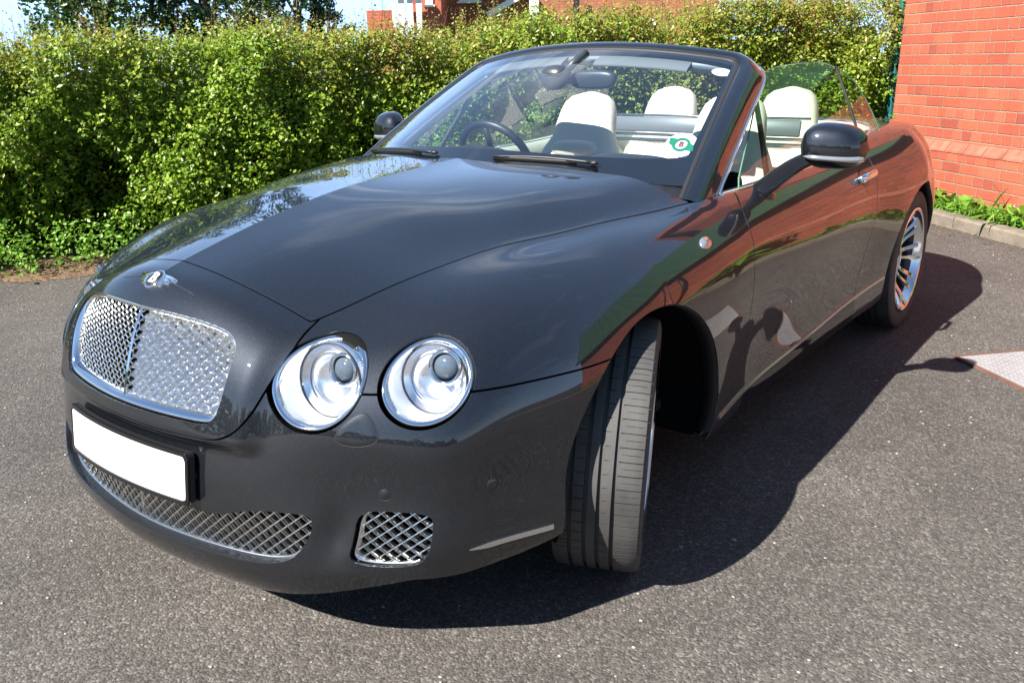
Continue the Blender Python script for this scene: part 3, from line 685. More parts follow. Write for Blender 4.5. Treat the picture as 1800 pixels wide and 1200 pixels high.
# --- chrome strips along the sills
for s in (1, -1):
    y = np.concatenate([np.linspace(.47, 2.33, 60)]); z = zsill(y)+.010; P = on_side(y, z); b = MB()
    b.sweep(P, [(-.004, -.006), (.0045, -.006), (.0045, .006), (-.004, .006)], up=(0, 0, 1)); b.build('sill_strip', M['satin_chrome'], car, smooth=False, mirror=s < 0)
    # side repeater on the wing
    sh_ = np.array([(.348, .822), (.356, .841), (.395, .848), (.420, .840), (.412, .824), (.38, .816)]); S2 = resample(chaikin(sh_, 2), 30, True); c = S2.mean(0); rows = []
    for q, d in ((1, -.002), (1, .003), (.9, .005), (.0, .006)):
        Q = c+(S2-c)*q; P = on_side(Q[:, 0], Q[:, 1]); rows.append(P+norms(P)*d)
    b = MB(); b.grid(rows, closed_v=True); b.build('side_marker', M['indicator'], fender[s], mirror=s < 0)
    # door handle
    hy, hz = np.linspace(1.845, 2.02, 15), np.linspace(.838, .846, 15); P = on_side(hy, hz); nn = norms(P); t = np.linspace(-1, 1, 15)
    path = P+nn*(.034*np.clip(1-t**8, 0, 1)-.004)[:, None]
    b = MB(); b.sweep(path, [(.011*math.cos(a), .017*math.sin(a)) for a in np.linspace(0, 2*np.pi, 15)[:-1]], up=(0, 0, 1)); hd = b.build('door_handle', M['chrome'], door[s], mirror=s < 0)
    b = MB(); th = np.linspace(0, 2*np.pi, 29)[:-1]; rows = []
    for q, d in ((1, .0012), (.8, .0015), (.0, .0016)):
        P = on_side(1.925+.058*q*np.cos(th), .842+.033*q*np.sin(th)); rows.append(P+norms(P)*d)
    b.grid(rows, closed_v=True); b.build('handle_recess', M['gloss_black'], hd, mirror=s < 0)
# ------------------------------------------------------------------ windscreen
def WS(u, v, h=0.0):
    u = np.asarray(u, float); v = np.asarray(v, float); u, v = np.broadcast_arrays(u, v); a = np.abs(u)
    def S(u, v):
        a = np.abs(u); yc = .385+.775*v; zc = 1.020+.362*v+.06*v*(1-v); xe = .735-.115*v; ye = .63+.62*v; ze = .975+.35*v+.04*v*(1-v)
        return np.stack([u*xe, yc+(ye-yc)*a**2.3, zc+(ze-zc)*a**2.0], -1)
    P = S(u, v)
    if np.any(h):
        e = 1e-3; n = np.cross(S(u+e, v)-S(u-e, v), S(u, v+e)-S(u, v-e)); n /= np.linalg.norm(n, axis=-1)[..., None]; P = P+n*np.asarray(h)[..., None]
    return P
uu = np.linspace(-1, 1, 61); vv = np.linspace(-.05, 1, 41)
wp_ = MB(); wp_.grid([[tuple(p) for p in WS(np.full(len(vv), u), vv)] for u in uu])
windscreen = wp_.build('windscreen', M['windscreen'], car)
def band(b, f0, f1, n, h=.0015, mi=0):
    t = np.linspace(0, 1, n); rows = [WS(*f(t), np.full(n, h)) for f in (f0, f1)]; b.grid([list(map(tuple, r)) for r in rows], mi=mi)
fr = MB(); cu = lambda t, u, v0, v1: (np.full(len(t), u), v0+(v1-v0)*t)
for s in (-1, 1):
    t = np.linspace(0, 1, 40); rows = [WS(np.full(40, s*1.0), -.05+1.05*t, np.full(40, -.002)), WS(s*(.955-.03*np.exp(-t*9)), -.05+1.05*t, np.full(40, -.002))]; fr.grid([list(map(tuple, r)) for r in rows])
t = np.linspace(-1, 1, 60)
fr.grid([list(map(tuple, r)) for r in (WS(t, np.full(60, -.05), np.full(60, -.0025)), WS(t, .085+.075*np.abs(t)**5, np.full(60, -.0025)))])
fr.grid([list(map(tuple, r)) for r in (WS(t, np.full(60, 1.0), np.full(60, -.0025)), WS(t, .955-.03*np.abs(t)**9, np.full(60, -.0025)))])
fr.build('black_border', M['gloss_black'], windscreen)
# frame: pillars and header in one sweep round the glass
pth = [(1, v) for v in np.linspace(-.14, .86, 26)]+[(.89+.11*math.cos(a)**.75 if a < 1.57 else .89, .87+.13*math.sin(a)**.75) for a in np.linspace(.08, 1.5, 12)]+[(u, 1.0) for u in np.linspace(.87, 0, 22)]
pth = pth+[(-u, v) for u, v in pth[::-1][1:]]
pu = np.array(pth); PP = WS(pu[:, 0], pu[:, 1]); PP = np.array([PP[0]]+list((PP[:-2]+2*PP[1:-1]+PP[2:])/4)+[PP[-1]])
e = 1e-3; nn_ = np.cross(WS(pu[:, 0]+e, pu[:, 1])-WS(pu[:, 0]-e, pu[:, 1]), WS(pu[:, 0], pu[:, 1]+e)-WS(pu[:, 0], pu[:, 1]-e)); nn_ /= np.linalg.norm(nn_, axis=1)[:, None]
def frame_sweep(b, prof, off=None, lo=0, hi=None):
    n = len(PP); rows = []
    for i in range(n)[lo:hi]:
        tg = PP[min(i+1, n-1)]-PP[max(i-1, 0)]; tg /= np.linalg.norm(tg); B = np.cross(tg, nn_[i]); B /= np.linalg.norm(B)   # outward in the glass plane
        c = PP[len(PP)//2]*[0, 1, 1]; 
        if np.dot(B, PP[i]-np.array([0, .75, 1.17])) < 0: B = -B
        rows.append([tuple(PP[i]+B*q[0]+nn_[i]*q[1]+np.array([0, q[2] if len(q) > 2 else 0, 0])) for q in prof])
    b.grid(rows, closed_v=True); return b
FPROF = [(-.012, -.004, 0), (-.004, .004, 0), (.006, .0085, 0), (.020, .0105, 0), (.034, .009, 0), (.047, .003, .004), (.057, -.007, .014), (.063, -.018, .028), (.067, -.027, .045), (.069, -.034, .062), (.066, -.042, .068), (.045, -.050, .058), (.01, -.056, .03), (-.014, -.045, .008), (-.018, -.015, 0)]
wf = frame_sweep(MB(), FPROF).build('windscreen_frame', M['paint'], car)
frame_sweep(MB(), [(-.020, -.001), (-.014, .0035), (-.007, .0045), (-.003, .0035), (-.003, -.006), (-.020, -.006)]).build('glass_seal', M['seal'], wf)
frame_sweep(MB(), [(.070, -.034, .062), (.0745, -.037, .066), (.0745, -.042, .070), (.069, -.045, .070), (.066, -.041, .066)]).build('chrome_edge', M['chrome'], wf)
frame_sweep(MB(), [(-.016, -.050, .01), (.03, -.058, .05), (.060, -.046, .066), (.060, -.056, .068), (.0, -.072, .04), (-.026, -.060, .01), (-.026, -.048, .005)]).build('frame_lining', M['steel_frame'], wf)
# header rail lining and sun visors
hl = MB(); t = np.linspace(-.93, .93, 30); hl.grid([list(map(tuple, WS(t, np.full(30, v), np.full(30, h)))) for v, h in ((1.0, -.02), (.975, -.018), (.955, -.03), (.95, -.045), (1.0, -.07))], closed_u=True); hl.build('header_lining', M['steel_frame'], wf)
for s in (1, -1):
    t = np.linspace(.12, .72, 14)*s; b = MB(); b.grid([list(map(tuple, WS(t, np.full(14, v), np.full(14, h)))) for v, h in ((.985, -.03), (.97, -.022), (.90, -.026), (.885, -.033), (.90, -.042), (.97, -.046))], closed_u=True); b.build('sun_visor', M['visor'], wf)
# cowl, wipers, stickers
cw = MB(); t = np.linspace(-1, 1, 40); A = WS(t, np.full(40, -.02), np.full(40, .002)); B = np.stack([t*.775, np.interp(np.abs(t)*.775, [p[0] for p in BONNET_REAR[::-1]], [p[1] for p in BONNET_REAR[::-1]])-.03, np.zeros(40)], 1)
B[:, 2] = on_top(np.abs(B[:, 0]), B[:, 1])[:, 2]-.022; A[:, 2] -= .012; cw.grid([list(map(tuple, A)), list(map(tuple, B))]); cw.build('cowl_panel', M['black_plastic'], car)
for (u0, v0), (u1, v1) in (((.625, .030), (.165, .018)), ((-.20, .020), (-.93, .030))):
    n = 14; t = np.linspace(0, 1, n); P = WS(u0+(u1-u0)*t, v0+(v1-v0)*t+.012*np.sin(np.pi*t), np.full(n, .012)); b = MB()
    b.sweep(P, [(-.006, -.004), (.006, -.004), (.005, .005), (-.005, .005)], up=(0, -.4, 1), scale=list(1.0-.55*t)); b.blob(P[0], (.017, .011, .008)); wi = b.build('wiper', M['black_plastic'], car)
    P2 = WS(u0+(u1-u0)*t*1.02+.06*(u0-u1)*0, v0+(v1-v0)*t+.004, np.full(n, .006)); b = MB(); b.sweep(P2[2:], [(-.004, -.005), (.004, -.005), (.002, .006), (-.002, .006)], up=(0, -.4, 1)); b.build('wiper_blade', M['seal'], wi)
def sticker(name, u0, v0, ru, rv, h=-.004):
    b = MB(); th = np.linspace(0, 2*np.pi, 41)[:-1]; b.grid([list(map(tuple, WS(u0+ru*q*np.cos(th), v0+rv*q*np.sin(th), np.full(40, h)))) for q in (1, .5, .001)], closed_v=True); return b.build(name, M['sticker'], windscreen)
st = sticker('round_sticker', .905, .228, .063, .088)
def on_ws(V, F, u0, v0, su, sv, h, m, name, par):
    b = MB(); b.add([tuple(WS([u0+x*su], [v0+y*sv], np.array([h]))[0]) for x, y, *_ in V], F); return b.build(name, m, par, smooth=False)
V, F = text_mesh('B', 1.0, 0, .02); on_ws(V, F, .905, .228, .034, .050, -.0012, M['red_ink'], 'sticker_letter', st)
b = MB(); th = np.linspace(0, 2*np.pi, 41)[:-1]
b.grid([list(map(tuple, WS(.905+.034*q*np.cos(th), .228+.048*q*np.sin(th), np.full(40, -.0015)))) for q in (1, .68)], closed_v=True)
for sx in (1, -1):
    b.add([tuple(WS([.905+sx*p], [.228+q*sx*-1], np.array([-.0015]))[0]) for p, q in ((.022, .036), (.054, .040), (.048, -.002), (.034, -.012))], [(0, 1, 2, 3)])
b.build('sticker_ring', M['green_ink'], st, smooth=False)
s2 = sticker('oval_sticker', .918, .858, .052, .038)
V, F = text_mesh('· A ·', 1.0, 0, .01); on_ws(V, F, .918, .866, .022, .022, -.0012, M['black_ink'], 'sticker_letter', s2)
# interior mirror and sensor pod
b = MB(); b.blob((.098, 1.055, 1.263), (.098, .022, .036), (3, 3.4), Matrix.Rotation(R(4), 3, 'Z'), n=28); im = b.build('interior_mirror', M['mirror_shell'], car)
b = MB(); b.blob((-.028, .985, 1.272), (.062, .05, .048), (2.6, 2.4), n=24); b.tube([(-.0, 1.0, 1.29), (.03, 1.05, 1.34), (.035, 1.10, 1.36)], .016, 8); b.build('mirror_stalk', M['mirror_shell'], im)
P = WS([-.03], [.735], np.array([-.006]))[0]; b = MB(); b.grid([[tuple(WS([-.03+.065*q*math.copysign(abs(math.cos(t))**.6, math.cos(t))], [.745+.042*q*math.copysign(abs(math.sin(t))**.6, math.sin(t))], np.array([-.005]))[0]) for t in np.linspace(0, 2*np.pi, 33)[:-1]] for q in (1, .62)], closed_v=True); b.build('sensor_ring', M['seal'], im)
# ------------------------------------------------------------------ side glass, belt trim, door mirrors
def gx(y, z): return .803-.40*(z-.925)-.018*((z-.925)/.35)**2
def pane(out, name, m, par, mirror, th=.0045):
    O = np.array(out); c = O.mean(0); rows = [[(gx(y, z), y, z) for y, z in c+(O-c)*q] for q in (1, .75, .5, .25, .001)]
    b = MB(); b.grid(rows, closed_v=True); o = b.build(name, m, par, mirror=mirror)
    e = MB(); e.sweep([(gx(y, z), y, z) for y, z in O], [(-.0016, -.0022), (.0016, -.0022), (.0016, .0022), (-.0016, .0022)], closed=True, up=(1, 0, .4)); e.build('glass_edge', M['glass_edge'], o, smooth=False, mirror=mirror); return o
W1 = spl([(1.36, 1.272), (1.45, 1.288), (1.714, 1.305), (1.995, 1.310), (2.15, 1.300), (2.243, 1.284)], 24)
GL1 = np.vstack([[(.83, .918), (.86, .955), (1.10, 1.112)], W1, [(2.232, 1.12), (2.215, .945), (1.8, .93), (1.3, .918)]])
W2 = spl([(2.258, 1.280), (2.37, 1.247), (2.455, 1.195), (2.515, 1.12), (2.55, 1.03), (2.56, .975)], 18)
GL2 = np.vstack([W2, [(2.4, .965), (2.23, .945), (2.246, 1.12)]])
for s in (1, -1):
    w1 = pane(GL1, 'door_glass', M['side_glass'], door[s], s < 0)
    w2 = pane(GL2, 'quarter_glass', M['side_glass'], rear, s < 0)
    b = MB(); zz = np.linspace(.93, 1.288, 10); P = [(gx(0, z)+.001, 2.222+(z-.94)*.075, z) for z in zz]; b.sweep(P, [(-.007, -.004), (.007, -.004), (.007, .004), (-.007, .004)], up=(1, 0, .4)); b.build('glass_seal', M['seal'], w1, smooth=False, mirror=s < 0)
    b = MB(); zz = np.linspace(.925, 1.185, 8); P = [(gx(0, z)-.012, 1.115+(z-.93)*.50, z) for z in zz]; b.sweep(P, [(-.011, -.006), (.011, -.006), (.011, .006), (-.011, .006)], up=(1, 0, .4)); b.build('quarterlight_post', M['seal'], door[s], smooth=False, mirror=s < 0)
    oh = np.array([p for p in OPEN if p[0] >= 0 and p[1] > .6]); oh = resample(spl(oh, 120), 120)
    P = on_top(oh[:, 0]+.004, oh[:, 1]); P[:, 0] -= .006
    b = MB(); b.sweep(P, [(.007*math.cos(a), .006*math.sin(a)) for a in np.linspace(0, 2*np.pi, 9)[:-1]], up=(0, 0, 1)); b.build('belt_trim', M['chrome'], car, mirror=s < 0)
    # inner trim below the belt, all round the cockpit
    cen = np.array([0, 1.9]); rows = []
    tg = np.gradient(oh, axis=0); tg /= np.linalg.norm(tg, axis=1)[:, None]; nin = np.stack([-tg[:, 1], tg[:, 0]], 1)
    for dd, dz in ((.0, -.012), (.022, -.004), (.05, -.004), (.078, -.018), (.092, -.05), (.098, -.12), (.10, -.20), (.12, -.215), (.125, -.48)):
        Q = oh+nin*dd; Q[:, 0] = np.maximum(Q[:, 0], 0); rows.append(np.stack([Q[:, 0], Q[:, 1], P[:, 2]+dz], 1))
    b = MB(); b.grid([list(map(tuple, r)) for r in rows]); tr = b.build('door_trim', M['leather_trim'], car, mirror=s < 0)
    b = MB(); i = [int(np.abs(oh[:, 1]-1.72).argmin())]
    Q = [Vector(rows[k][i[0]]) for k in range(1, 9)]; b.sweep([q+Vector((-.003, 0, .004)) for q in Q], [(-.016, -.002), (.016, -.002), (.016, .003), (-.016, .003)], up=(-1, 0, .6)); b.build('trim_strip', M['satin_chrome'], tr, smooth=False, mirror=s < 0)
    # door mirror
    v0_ = len(C.objects)
    rows = []; 
    for t in np.linspace(0, 1, 22):                             # housing: sections from the root outwards
        x = .955+.200*t; k = (1-abs(2*t-1)**2.7)**.45 if 0 < t < 1 else .02
        zc = 1.056-.010*t; hz = .083*k*(1-.10*t); hy = .075*k; yc = .955+.055*t; row = []
        for a in np.linspace(0, 2*np.pi, 29)[:-1]:
            ca, sa = math.cos(a), math.sin(a); py = -hy*math.copysign(abs(ca)**.85, ca); pz = hz*math.copysign(abs(sa)**.8, sa)
            if py > 0: py *= .55
            row.append((x, yc+py, zc+pz*(1 if pz > 0 else .85)))
        rows.append(row)
    b = MB(); b.grid(rows, closed_v=True)
    mi_ = b.build('door_mirror', M['paint'], car, mirror=s < 0)
    b = MB(); path = [(.845, .83, .902), (.875, .845, .925), (.915, .885, .965), (.955, .925, 1.0), (1.0, .95, 1.025)]; pr_ = [(.034*math.cos(a)*(1 if math.cos(a) > 0 else .9), .020*math.sin(a)) for a in np.linspace(0, 2*np.pi, 17)[:-1]]
    b.sweep(spl(path, 16), pr_, up=(.3, -.5, .8), scale=list(np.linspace(1.1, .85, 16))); b.blob((.85, .84, .895), (.06, .085, .024), (2.4, 2.4), Matrix.Rotation(R(-8), 3, 'Z')); b.build('mirror_arm', M['gloss_black'], mi_, mirror=s < 0)
    b = MB(); rows = []
    for t in np.linspace(.12, .97, 18):
        x = .955+.200*t; k = (1-abs(2*t-1)**2.7)**.45; yc = .955+.055*t; h = .0095*min(1, (t-.10)*7)*min(1, (1-t)*14+.25)
        rows.append([(x, yc-.075*k*f-.002, 1.052-.010*t-.024+h*g) for f, g in ((.90, -1), (1.0, -.6), (1.02, 0), (1.0, .6), (.90, 1))])
    b.grid(rows); b.build('indicator_strip', M['indicator'], mi_, mirror=s < 0)
    b = MB(); rows = []
    for t in np.linspace(.12, .95, 14):
        x = .955+.200*t; k = (1-abs(2*t-1)**2.7)**.45; yc = .955+.055*t; rows.append([(x, yc+.043*k, 1.052-.01*t+.056*k*g) for g in (-.8, -.3, .3, .9)])
    b.grid(rows); b.build('mirror_glass', M['chrome'], mi_, mirror=s < 0)
    mi_.scale = (1.035,)*3; mi_.location = (-.072*s, .09 if s > 0 else .045, -.045)
# ------------------------------------------------------------------ cabin
ds = MB(); xs = np.linspace(-.70, .70, 49); rows = []
for y, dz in ((.40, -.02), (.55, -.018), (.68, -.014), (.78, -.010), (.86, -.010), (.92, -.022), (.95, -.05), (.965, -.10), (.97, -.21), (.93, -.36)):
    rows.append([(x, y+.16*abs(x/.7)**2.3, .995+dz-.03*abs(x/.7)**3+(.030*math.exp(-((abs(x)-.37)/.17)**4) if .6 < y < .955 else 0)) for x in xs])
ds.grid(rows); dash = ds.build('dashboard', M['dash'], car)
def seat(x0, y0, name, z0=.32, k=1.0, rear_=False):
    b = MB(); rows = []
    for z, hw, th, dy in ((.46, .225, .10, 0), (.60, .245, .095, .045), (.75, .25, .09, .10), (.86, .235, .085, .145), (.93, .20, .075, .175), (.985, .168, .065, .20), (1.05, .158, .062, .222), (1.11, .148, .060, .240), (1.155, .128, .055, .252), (1.18, .095, .042, .257), (1.190, .045, .02, .259), (1.191, .001, .001, .259)):
        row = []
        for a in np.linspace(0, 2*np.pi, 41)[:-1]:
            ca, sa = math.cos(a), math.sin(a); px = hw*k*math.copysign(abs(ca)**.62, ca); py = th*math.copysign(abs(sa)**.7, sa)
            if sa < 0 and z < .95: py *= 1-.22*math.exp(-(px/(hw*.55))**4)            # hollow between the bolsters
            row.append((x0+px, y0+dy+py, z+(-.012*(px/hw)**2 if z > 1.1 else 0)))
        rows.append(row)
    b.grid(rows, closed_v=True); se = b.build(name, M['leather'], car)
    b = MB(); b.blob((x0, y0-.24, .44), (.25*k, .29, .10), (3, 3.2), Matrix.Rotation(R(-6), 3, 'X'), n=28); b.build('seat_cushion', M['leather'], se)
    b = MB(); b.blob((x0, y0+.135, .925), (.135*k, .055, .045), (2.5, 3), Matrix.Rotation(R(-18), 3, 'X'), n=24); b.build('backrest_roll', M['leather'], se)
    b = MB()
    for sx in (1, -1):
        b.tube([(x0+sx*hw*k*.80, y0+dy-th*.72, z) for z, hw, th, dy in ((.75, .25, .09, .10), (.86, .235, .085, .145), (.93, .20, .075, .175), (.985, .168, .065, .20), (1.05, .158, .062, .222), (1.11, .148, .060, .240), (1.15, .128, .055, .252))], .0035, 6)
    b.build('seat_piping', M['leather_trim'], se)
    return se
for x in (-.37, .37): seat(x, 1.52, 'front_seat')
for x in (-.33, .33): seat(x, 2.32, 'rear_seat', k=.95)
b = MB(); b.box((0, 1.6, .28), (1.5, 2.7, .03)); b.build('cabin_floor', M['carpet'], car, smooth=False)
b = MB(); b.box((0, 1.35, .45), (.24, 1.3, .30), bev=.04); b.build('centre_console', M['leather_trim'], car)
b = MB(); b.blob((0, 2.78, .86), (.66, .26, .09), (3.5, 3.5), n=32); b.build('rear_shelf', M['leather_trim'], car)
b = MB(); b.box((0, 2.085, 1.022), (1.12, .014, .075), Matrix.Rotation(R(-12), 3, 'X'), bev=.005); wd = b.build('wind_deflector', M['steel_frame'], car)
b = MB()
for z, r in ((1.066, .006), (.972, .008), (.945, .010)): b.tube([(-.60, 2.09, z), (.60, 2.09, z)], r, 8)
b.build('deflector_rail', M['satin_chrome'], wd)
# steering wheel
b = MB(); M4 = Matrix.Translation((-.375, 1.045, .932)) @ Matrix.Rotation(R(-64), 4, 'X')
b.lathe([(.178+.017*math.cos(a), .017*math.sin(a)) for a in np.linspace(0, 2*np.pi, 13)[:-1]], 56, M4, closed_p=True); sw = b.build('steering_wheel', M['steering'], car)
b = MB(); b.blob(M4 @ Vector((0, 0, -.01)), (.07, .06, .03), rot=M4.to_3x3())
for a in (0, 180, 270): b.tube([M4 @ Vector((.05*math.cos(R(a)), .05*math.sin(R(a)), -.01)), M4 @ Vector((.175*math.cos(R(a)), .175*math.sin(R(a)), 0))], .014, 8)
b.build('wheel_hub', M['steering'], sw)
# ------------------------------------------------------------------ wheels (local X points outwards)
def tyre_mesh():
    prof = [(-.104, .258), (-.118, .262), (-.132, .283), (-.137, .305), (-.136, .324), (-.132, .338), (-.126, .3455), (-.112, .3485)]
    gv = [-.074, -.030, .008, .050]
    for c in gv:
        h = .0062; prof += [(c-h-.006, None), (c-h, None), (c-h+.001, -1), (c+h-.001, -1), (c+h, None), (c+h+.006, None)]
    prof += [(.080, None), (.098, None), (.112, .3485), (.126, .3455), (.132, .338), (.136, .324), (.137, .305), (.135, .283), (.126, .264), (.104, .258)]
    n = 64; fr = [-.004, 0, .082, .086, .250, .494, .498, .535, .539, .75]; rows = []
    for k in range(n):
        for q, f in enumerate(fr):
            a = 2*math.pi*(k+f)/n; row = []
            for v, r in prof:
                rr = r
                if r is None or r == -1: rr = .3505-.10*v*v
                if r == -1: rr -= .0095
                else:
                    if q in (1, 2):                             # full sipes
                        if .062 < v < .128: rr -= .0040
                        elif .012 < v < .034 or -.13 < v < -.082: rr -= .0035
                        elif -.066 < v < -.034: rr -= .003
                    if q in (6, 7) and (.07 < v < .115 or -.11 < v < -.085): rr -= .0025
                row.append((v, rr*math.cos(a), rr*math.sin(a)))
            rows.append(row)
    b = MB(); b.grid(rows, closed_u=True); return b
def rim_mesh():
    b = MB()
    RX = Matrix.Rotation(R(90), 4, 'Y')                         # lathe Z -> X
    b.lathe([(.236, .085), (.238, .096), (.246, .104), (.258, .120), (.266, .126), (.266, .1345), (.258, .137), (.250, .132), (.243, .108), (.236, .10), (.232, .085)], 72, RX)
    for i in range(9):
        for s in (-1, 1):
            a0 = 2*math.pi*i/9; P = []; sc = []
            for t in np.linspace(0, 1, 12):
                r = .045+.20*t; off = s*(.011+.024*t**1.3); a = a0; x = .060-.020*math.sin(math.pi*min(1, t*1.25))+.046*t**1.6
                ca, sa = math.cos(a), math.sin(a); P.append(Vector((x, r*ca-off*sa, r*sa+off*ca))); sc.append(1.15-.35*math.sin(math.pi*t*.9)+.25*t**4)
            b.sweep(P, [(-.0115, -.018), (.0115, -.018), (.013, -.004), (.008, .005), (-.008, .005), (-.013, -.004)], up=(1, 0, 0), scale=sc)
    b.lathe([(.085, .03), (.082, .055), (.072, .066), (.058, .070), (.040, .068), (.036, .062)], 48, RX)
    return b
tb = tyre_mesh(); rb = rim_mesh(); RX = Matrix.Rotation(R(90), 4, 'Y')
w0 = empty('wheel', parent=car)
ty = tb.build('tyre', M['rubber'], w0, sharp=30); rm = rb.build('rim', M['alloy'], w0, sharp=35)
b = MB(); b.lathe([(.0005, .070), (.03, .0695), (.036, .066), (.037, .055)], 32, RX); cap = b.build('hub_cap', M['gloss_black'], w0)
b = MB(); b.lathe([(.05, .0), (.198, .0), (.2, -.003), (.2, -.028), (.05, -.03), (.05, -.05), (.085, -.05), (.085, .03), (.05, .032)], 64, RX); b.build('brake_disc', M['disc'], w0, sharp=35)
b = MB(); b.lathe([(.258, -.104), (.236, -.09), (.230, -.02), (.233, .05), (.234, .086), (.229, .086), (.226, .05), (.222, -.02), (.228, -.09), (.25, -.106)], 64, RX); b.build('rim_barrel', M['dark_metal'], w0)
b = MB(); b.lathe([(.222, -.03), (.222, -.0), (.15, -.04), (.0005, -.05)], 48, RX); b.build('wheel_lining', M['void'], w0)
WL = [((.809, .027, .328), 25.5, 1), ((-.79, .03, .335), 24, -1), ((.835, 2.745, .338), 0, 1), ((-.835, 2.745, .338), 0, -1)]
for i, (c, a, s) in enumerate(WL):
    if i == 0: o = w0
    else:
        o = w0.copy(); C.objects.link(o)
        for ch in w0.children:
            k = ch.copy(); C.objects.link(k); k.parent = o
    o.parent = car; o.location = c; o.rotation_euler = (0, R(2.5) if i == 0 else 0, R(a) if s > 0 else R(180+a)); o.scale = (.85, 1, 1)
# wheel housings
for s in (1, -1):
    for nm, (yc, zc, r) in (('wheel_arch_liner', ARF), ('wheel_arch_liner', ARR)):
        b = MB(); a = np.linspace(R(-14), R(194), 40); rr = r+.012
        lim = .30 if yc < 1 else .5
        rows = [[(x, yc+rr*math.cos(t), zc+rr*math.sin(t)) for t in a] for x in (.905, lim)]
        rows.append([(lim, yc+.3*rr*math.cos(t), zc+.3*rr*math.sin(t)) for t in a]); b.grid(rows); b.build(nm, M['void'], car, mirror=s < 0)
    for yc, zc, r in (ARF, ARR):                                # rubber edge inside each arch lip
        t = np.linspace(R(-12), R(192), 70); P = on_side(yc+(r+.002)*np.cos(t), zc+(r+.002)*np.sin(t)); b = MB(); rows = []
        for dx, dr in ((-.004, .0), (-.004, -.0045), (-.022, -.0055), (-.05, .0), (-.05, .012)): rows.append([(p[0]+dx, yc+(r+dr)*math.cos(q), zc+(r+dr)*math.sin(q)) for p, q in zip(P, t)])
        b.grid(rows); b.build('arch_edge', M['seal'], car, mirror=s < 0)
# floor of the car, keeps light out from below
b = MB(); b.box((0, 1.35, .21), (1.70, 1.75, .05)); b.box((0, -.40, .25), (1.0, .55, .04)); b.box((0, 3.05, .26), (1.2, .8, .04)); b.box((0, 1.0, .24), (.5, 3.2, .06)); b.build('underbody', M['void'], car, smooth=False)
# ------------------------------------------------------------------ ground
def asphalt():
    m, t, b = mat('asphalt'); l = t.links.new
    g = N(t, 'ShaderNodeNewGeometry')
    a = N(t, 'ShaderNodeTexVoronoi', inp={'Scale': 150.0}); l(g.outputs['Position'], a.inputs['Vector'])
    s = N(t, 'ShaderNodeSeparateColor'); l(a.outputs['Color'], s.inputs[0])
    r = N(t, 'ShaderNodeValToRGB'); e = r.color_ramp.elements; e[0].color = (.050, .045, .041, 1); e[1].color = (.112, .100, .089, 1); e[1].position = .86
    x = r.color_ramp.elements.new(.95); x.color = (.165, .153, .14, 1); l(s.outputs[0], r.inputs[0])
    n = N(t, 'ShaderNodeTexNoise', inp={'Scale': .9, 'Detail': 10, 'Roughness': .74, 'Distortion': .4}); l(g.outputs['Position'], n.inputs['Vector'])
    h = N(t, 'ShaderNodeMapRange', inp={'From Min': .3, 'From Max': .7, 'To Min': .70, 'To Max': 1.22}); l(n.outputs[0], h.inputs[0])
    n2 = N(t, 'ShaderNodeTexNoise', inp={'Scale': 420, 'Detail': 3}); l(g.outputs['Position'], n2.inputs['Vector'])
    h2 = N(t, 'ShaderNodeMapRange', inp={'From Min': .3, 'From Max': .7, 'To Min': .7, 'To Max': 1.25}); l(n2.outputs[0], h2.inputs[0])
    m1 = N(t, 'ShaderNodeMath', operation='MULTIPLY'); l(h.outputs[0], m1.inputs[0]); l(h2.outputs[0], m1.inputs[1])
    mm = N(t, 'ShaderNodeMix', data_type='RGBA', blend_type='MULTIPLY'); mm.inputs[0].default_value = 1; l(r.outputs[0], mm.inputs['A']); l(m1.outputs[0], mm.inputs['B']); l(mm.outputs['Result'], b.inputs['Base Color'])
    b.inputs['Roughness'].default_value = .85; b.inputs['Specular IOR Level'].default_value = .3
    bp = N(t, 'ShaderNodeBump', inp={'Strength': .55, 'Distance': .005}); l(a.outputs['Distance'], bp.inputs['Height']); bp.invert = True
    l(bp.outputs[0], b.inputs['Normal']); return m
M['asphalt'] = asphalt()
tag(mesh_obj('ground', [(-300, -300, -.015), (300, -300, -.015), (300, 300, -.015), (-300, 300, -.015)], [(0, 1, 2, 3)], M['asphalt']), kind='structure')
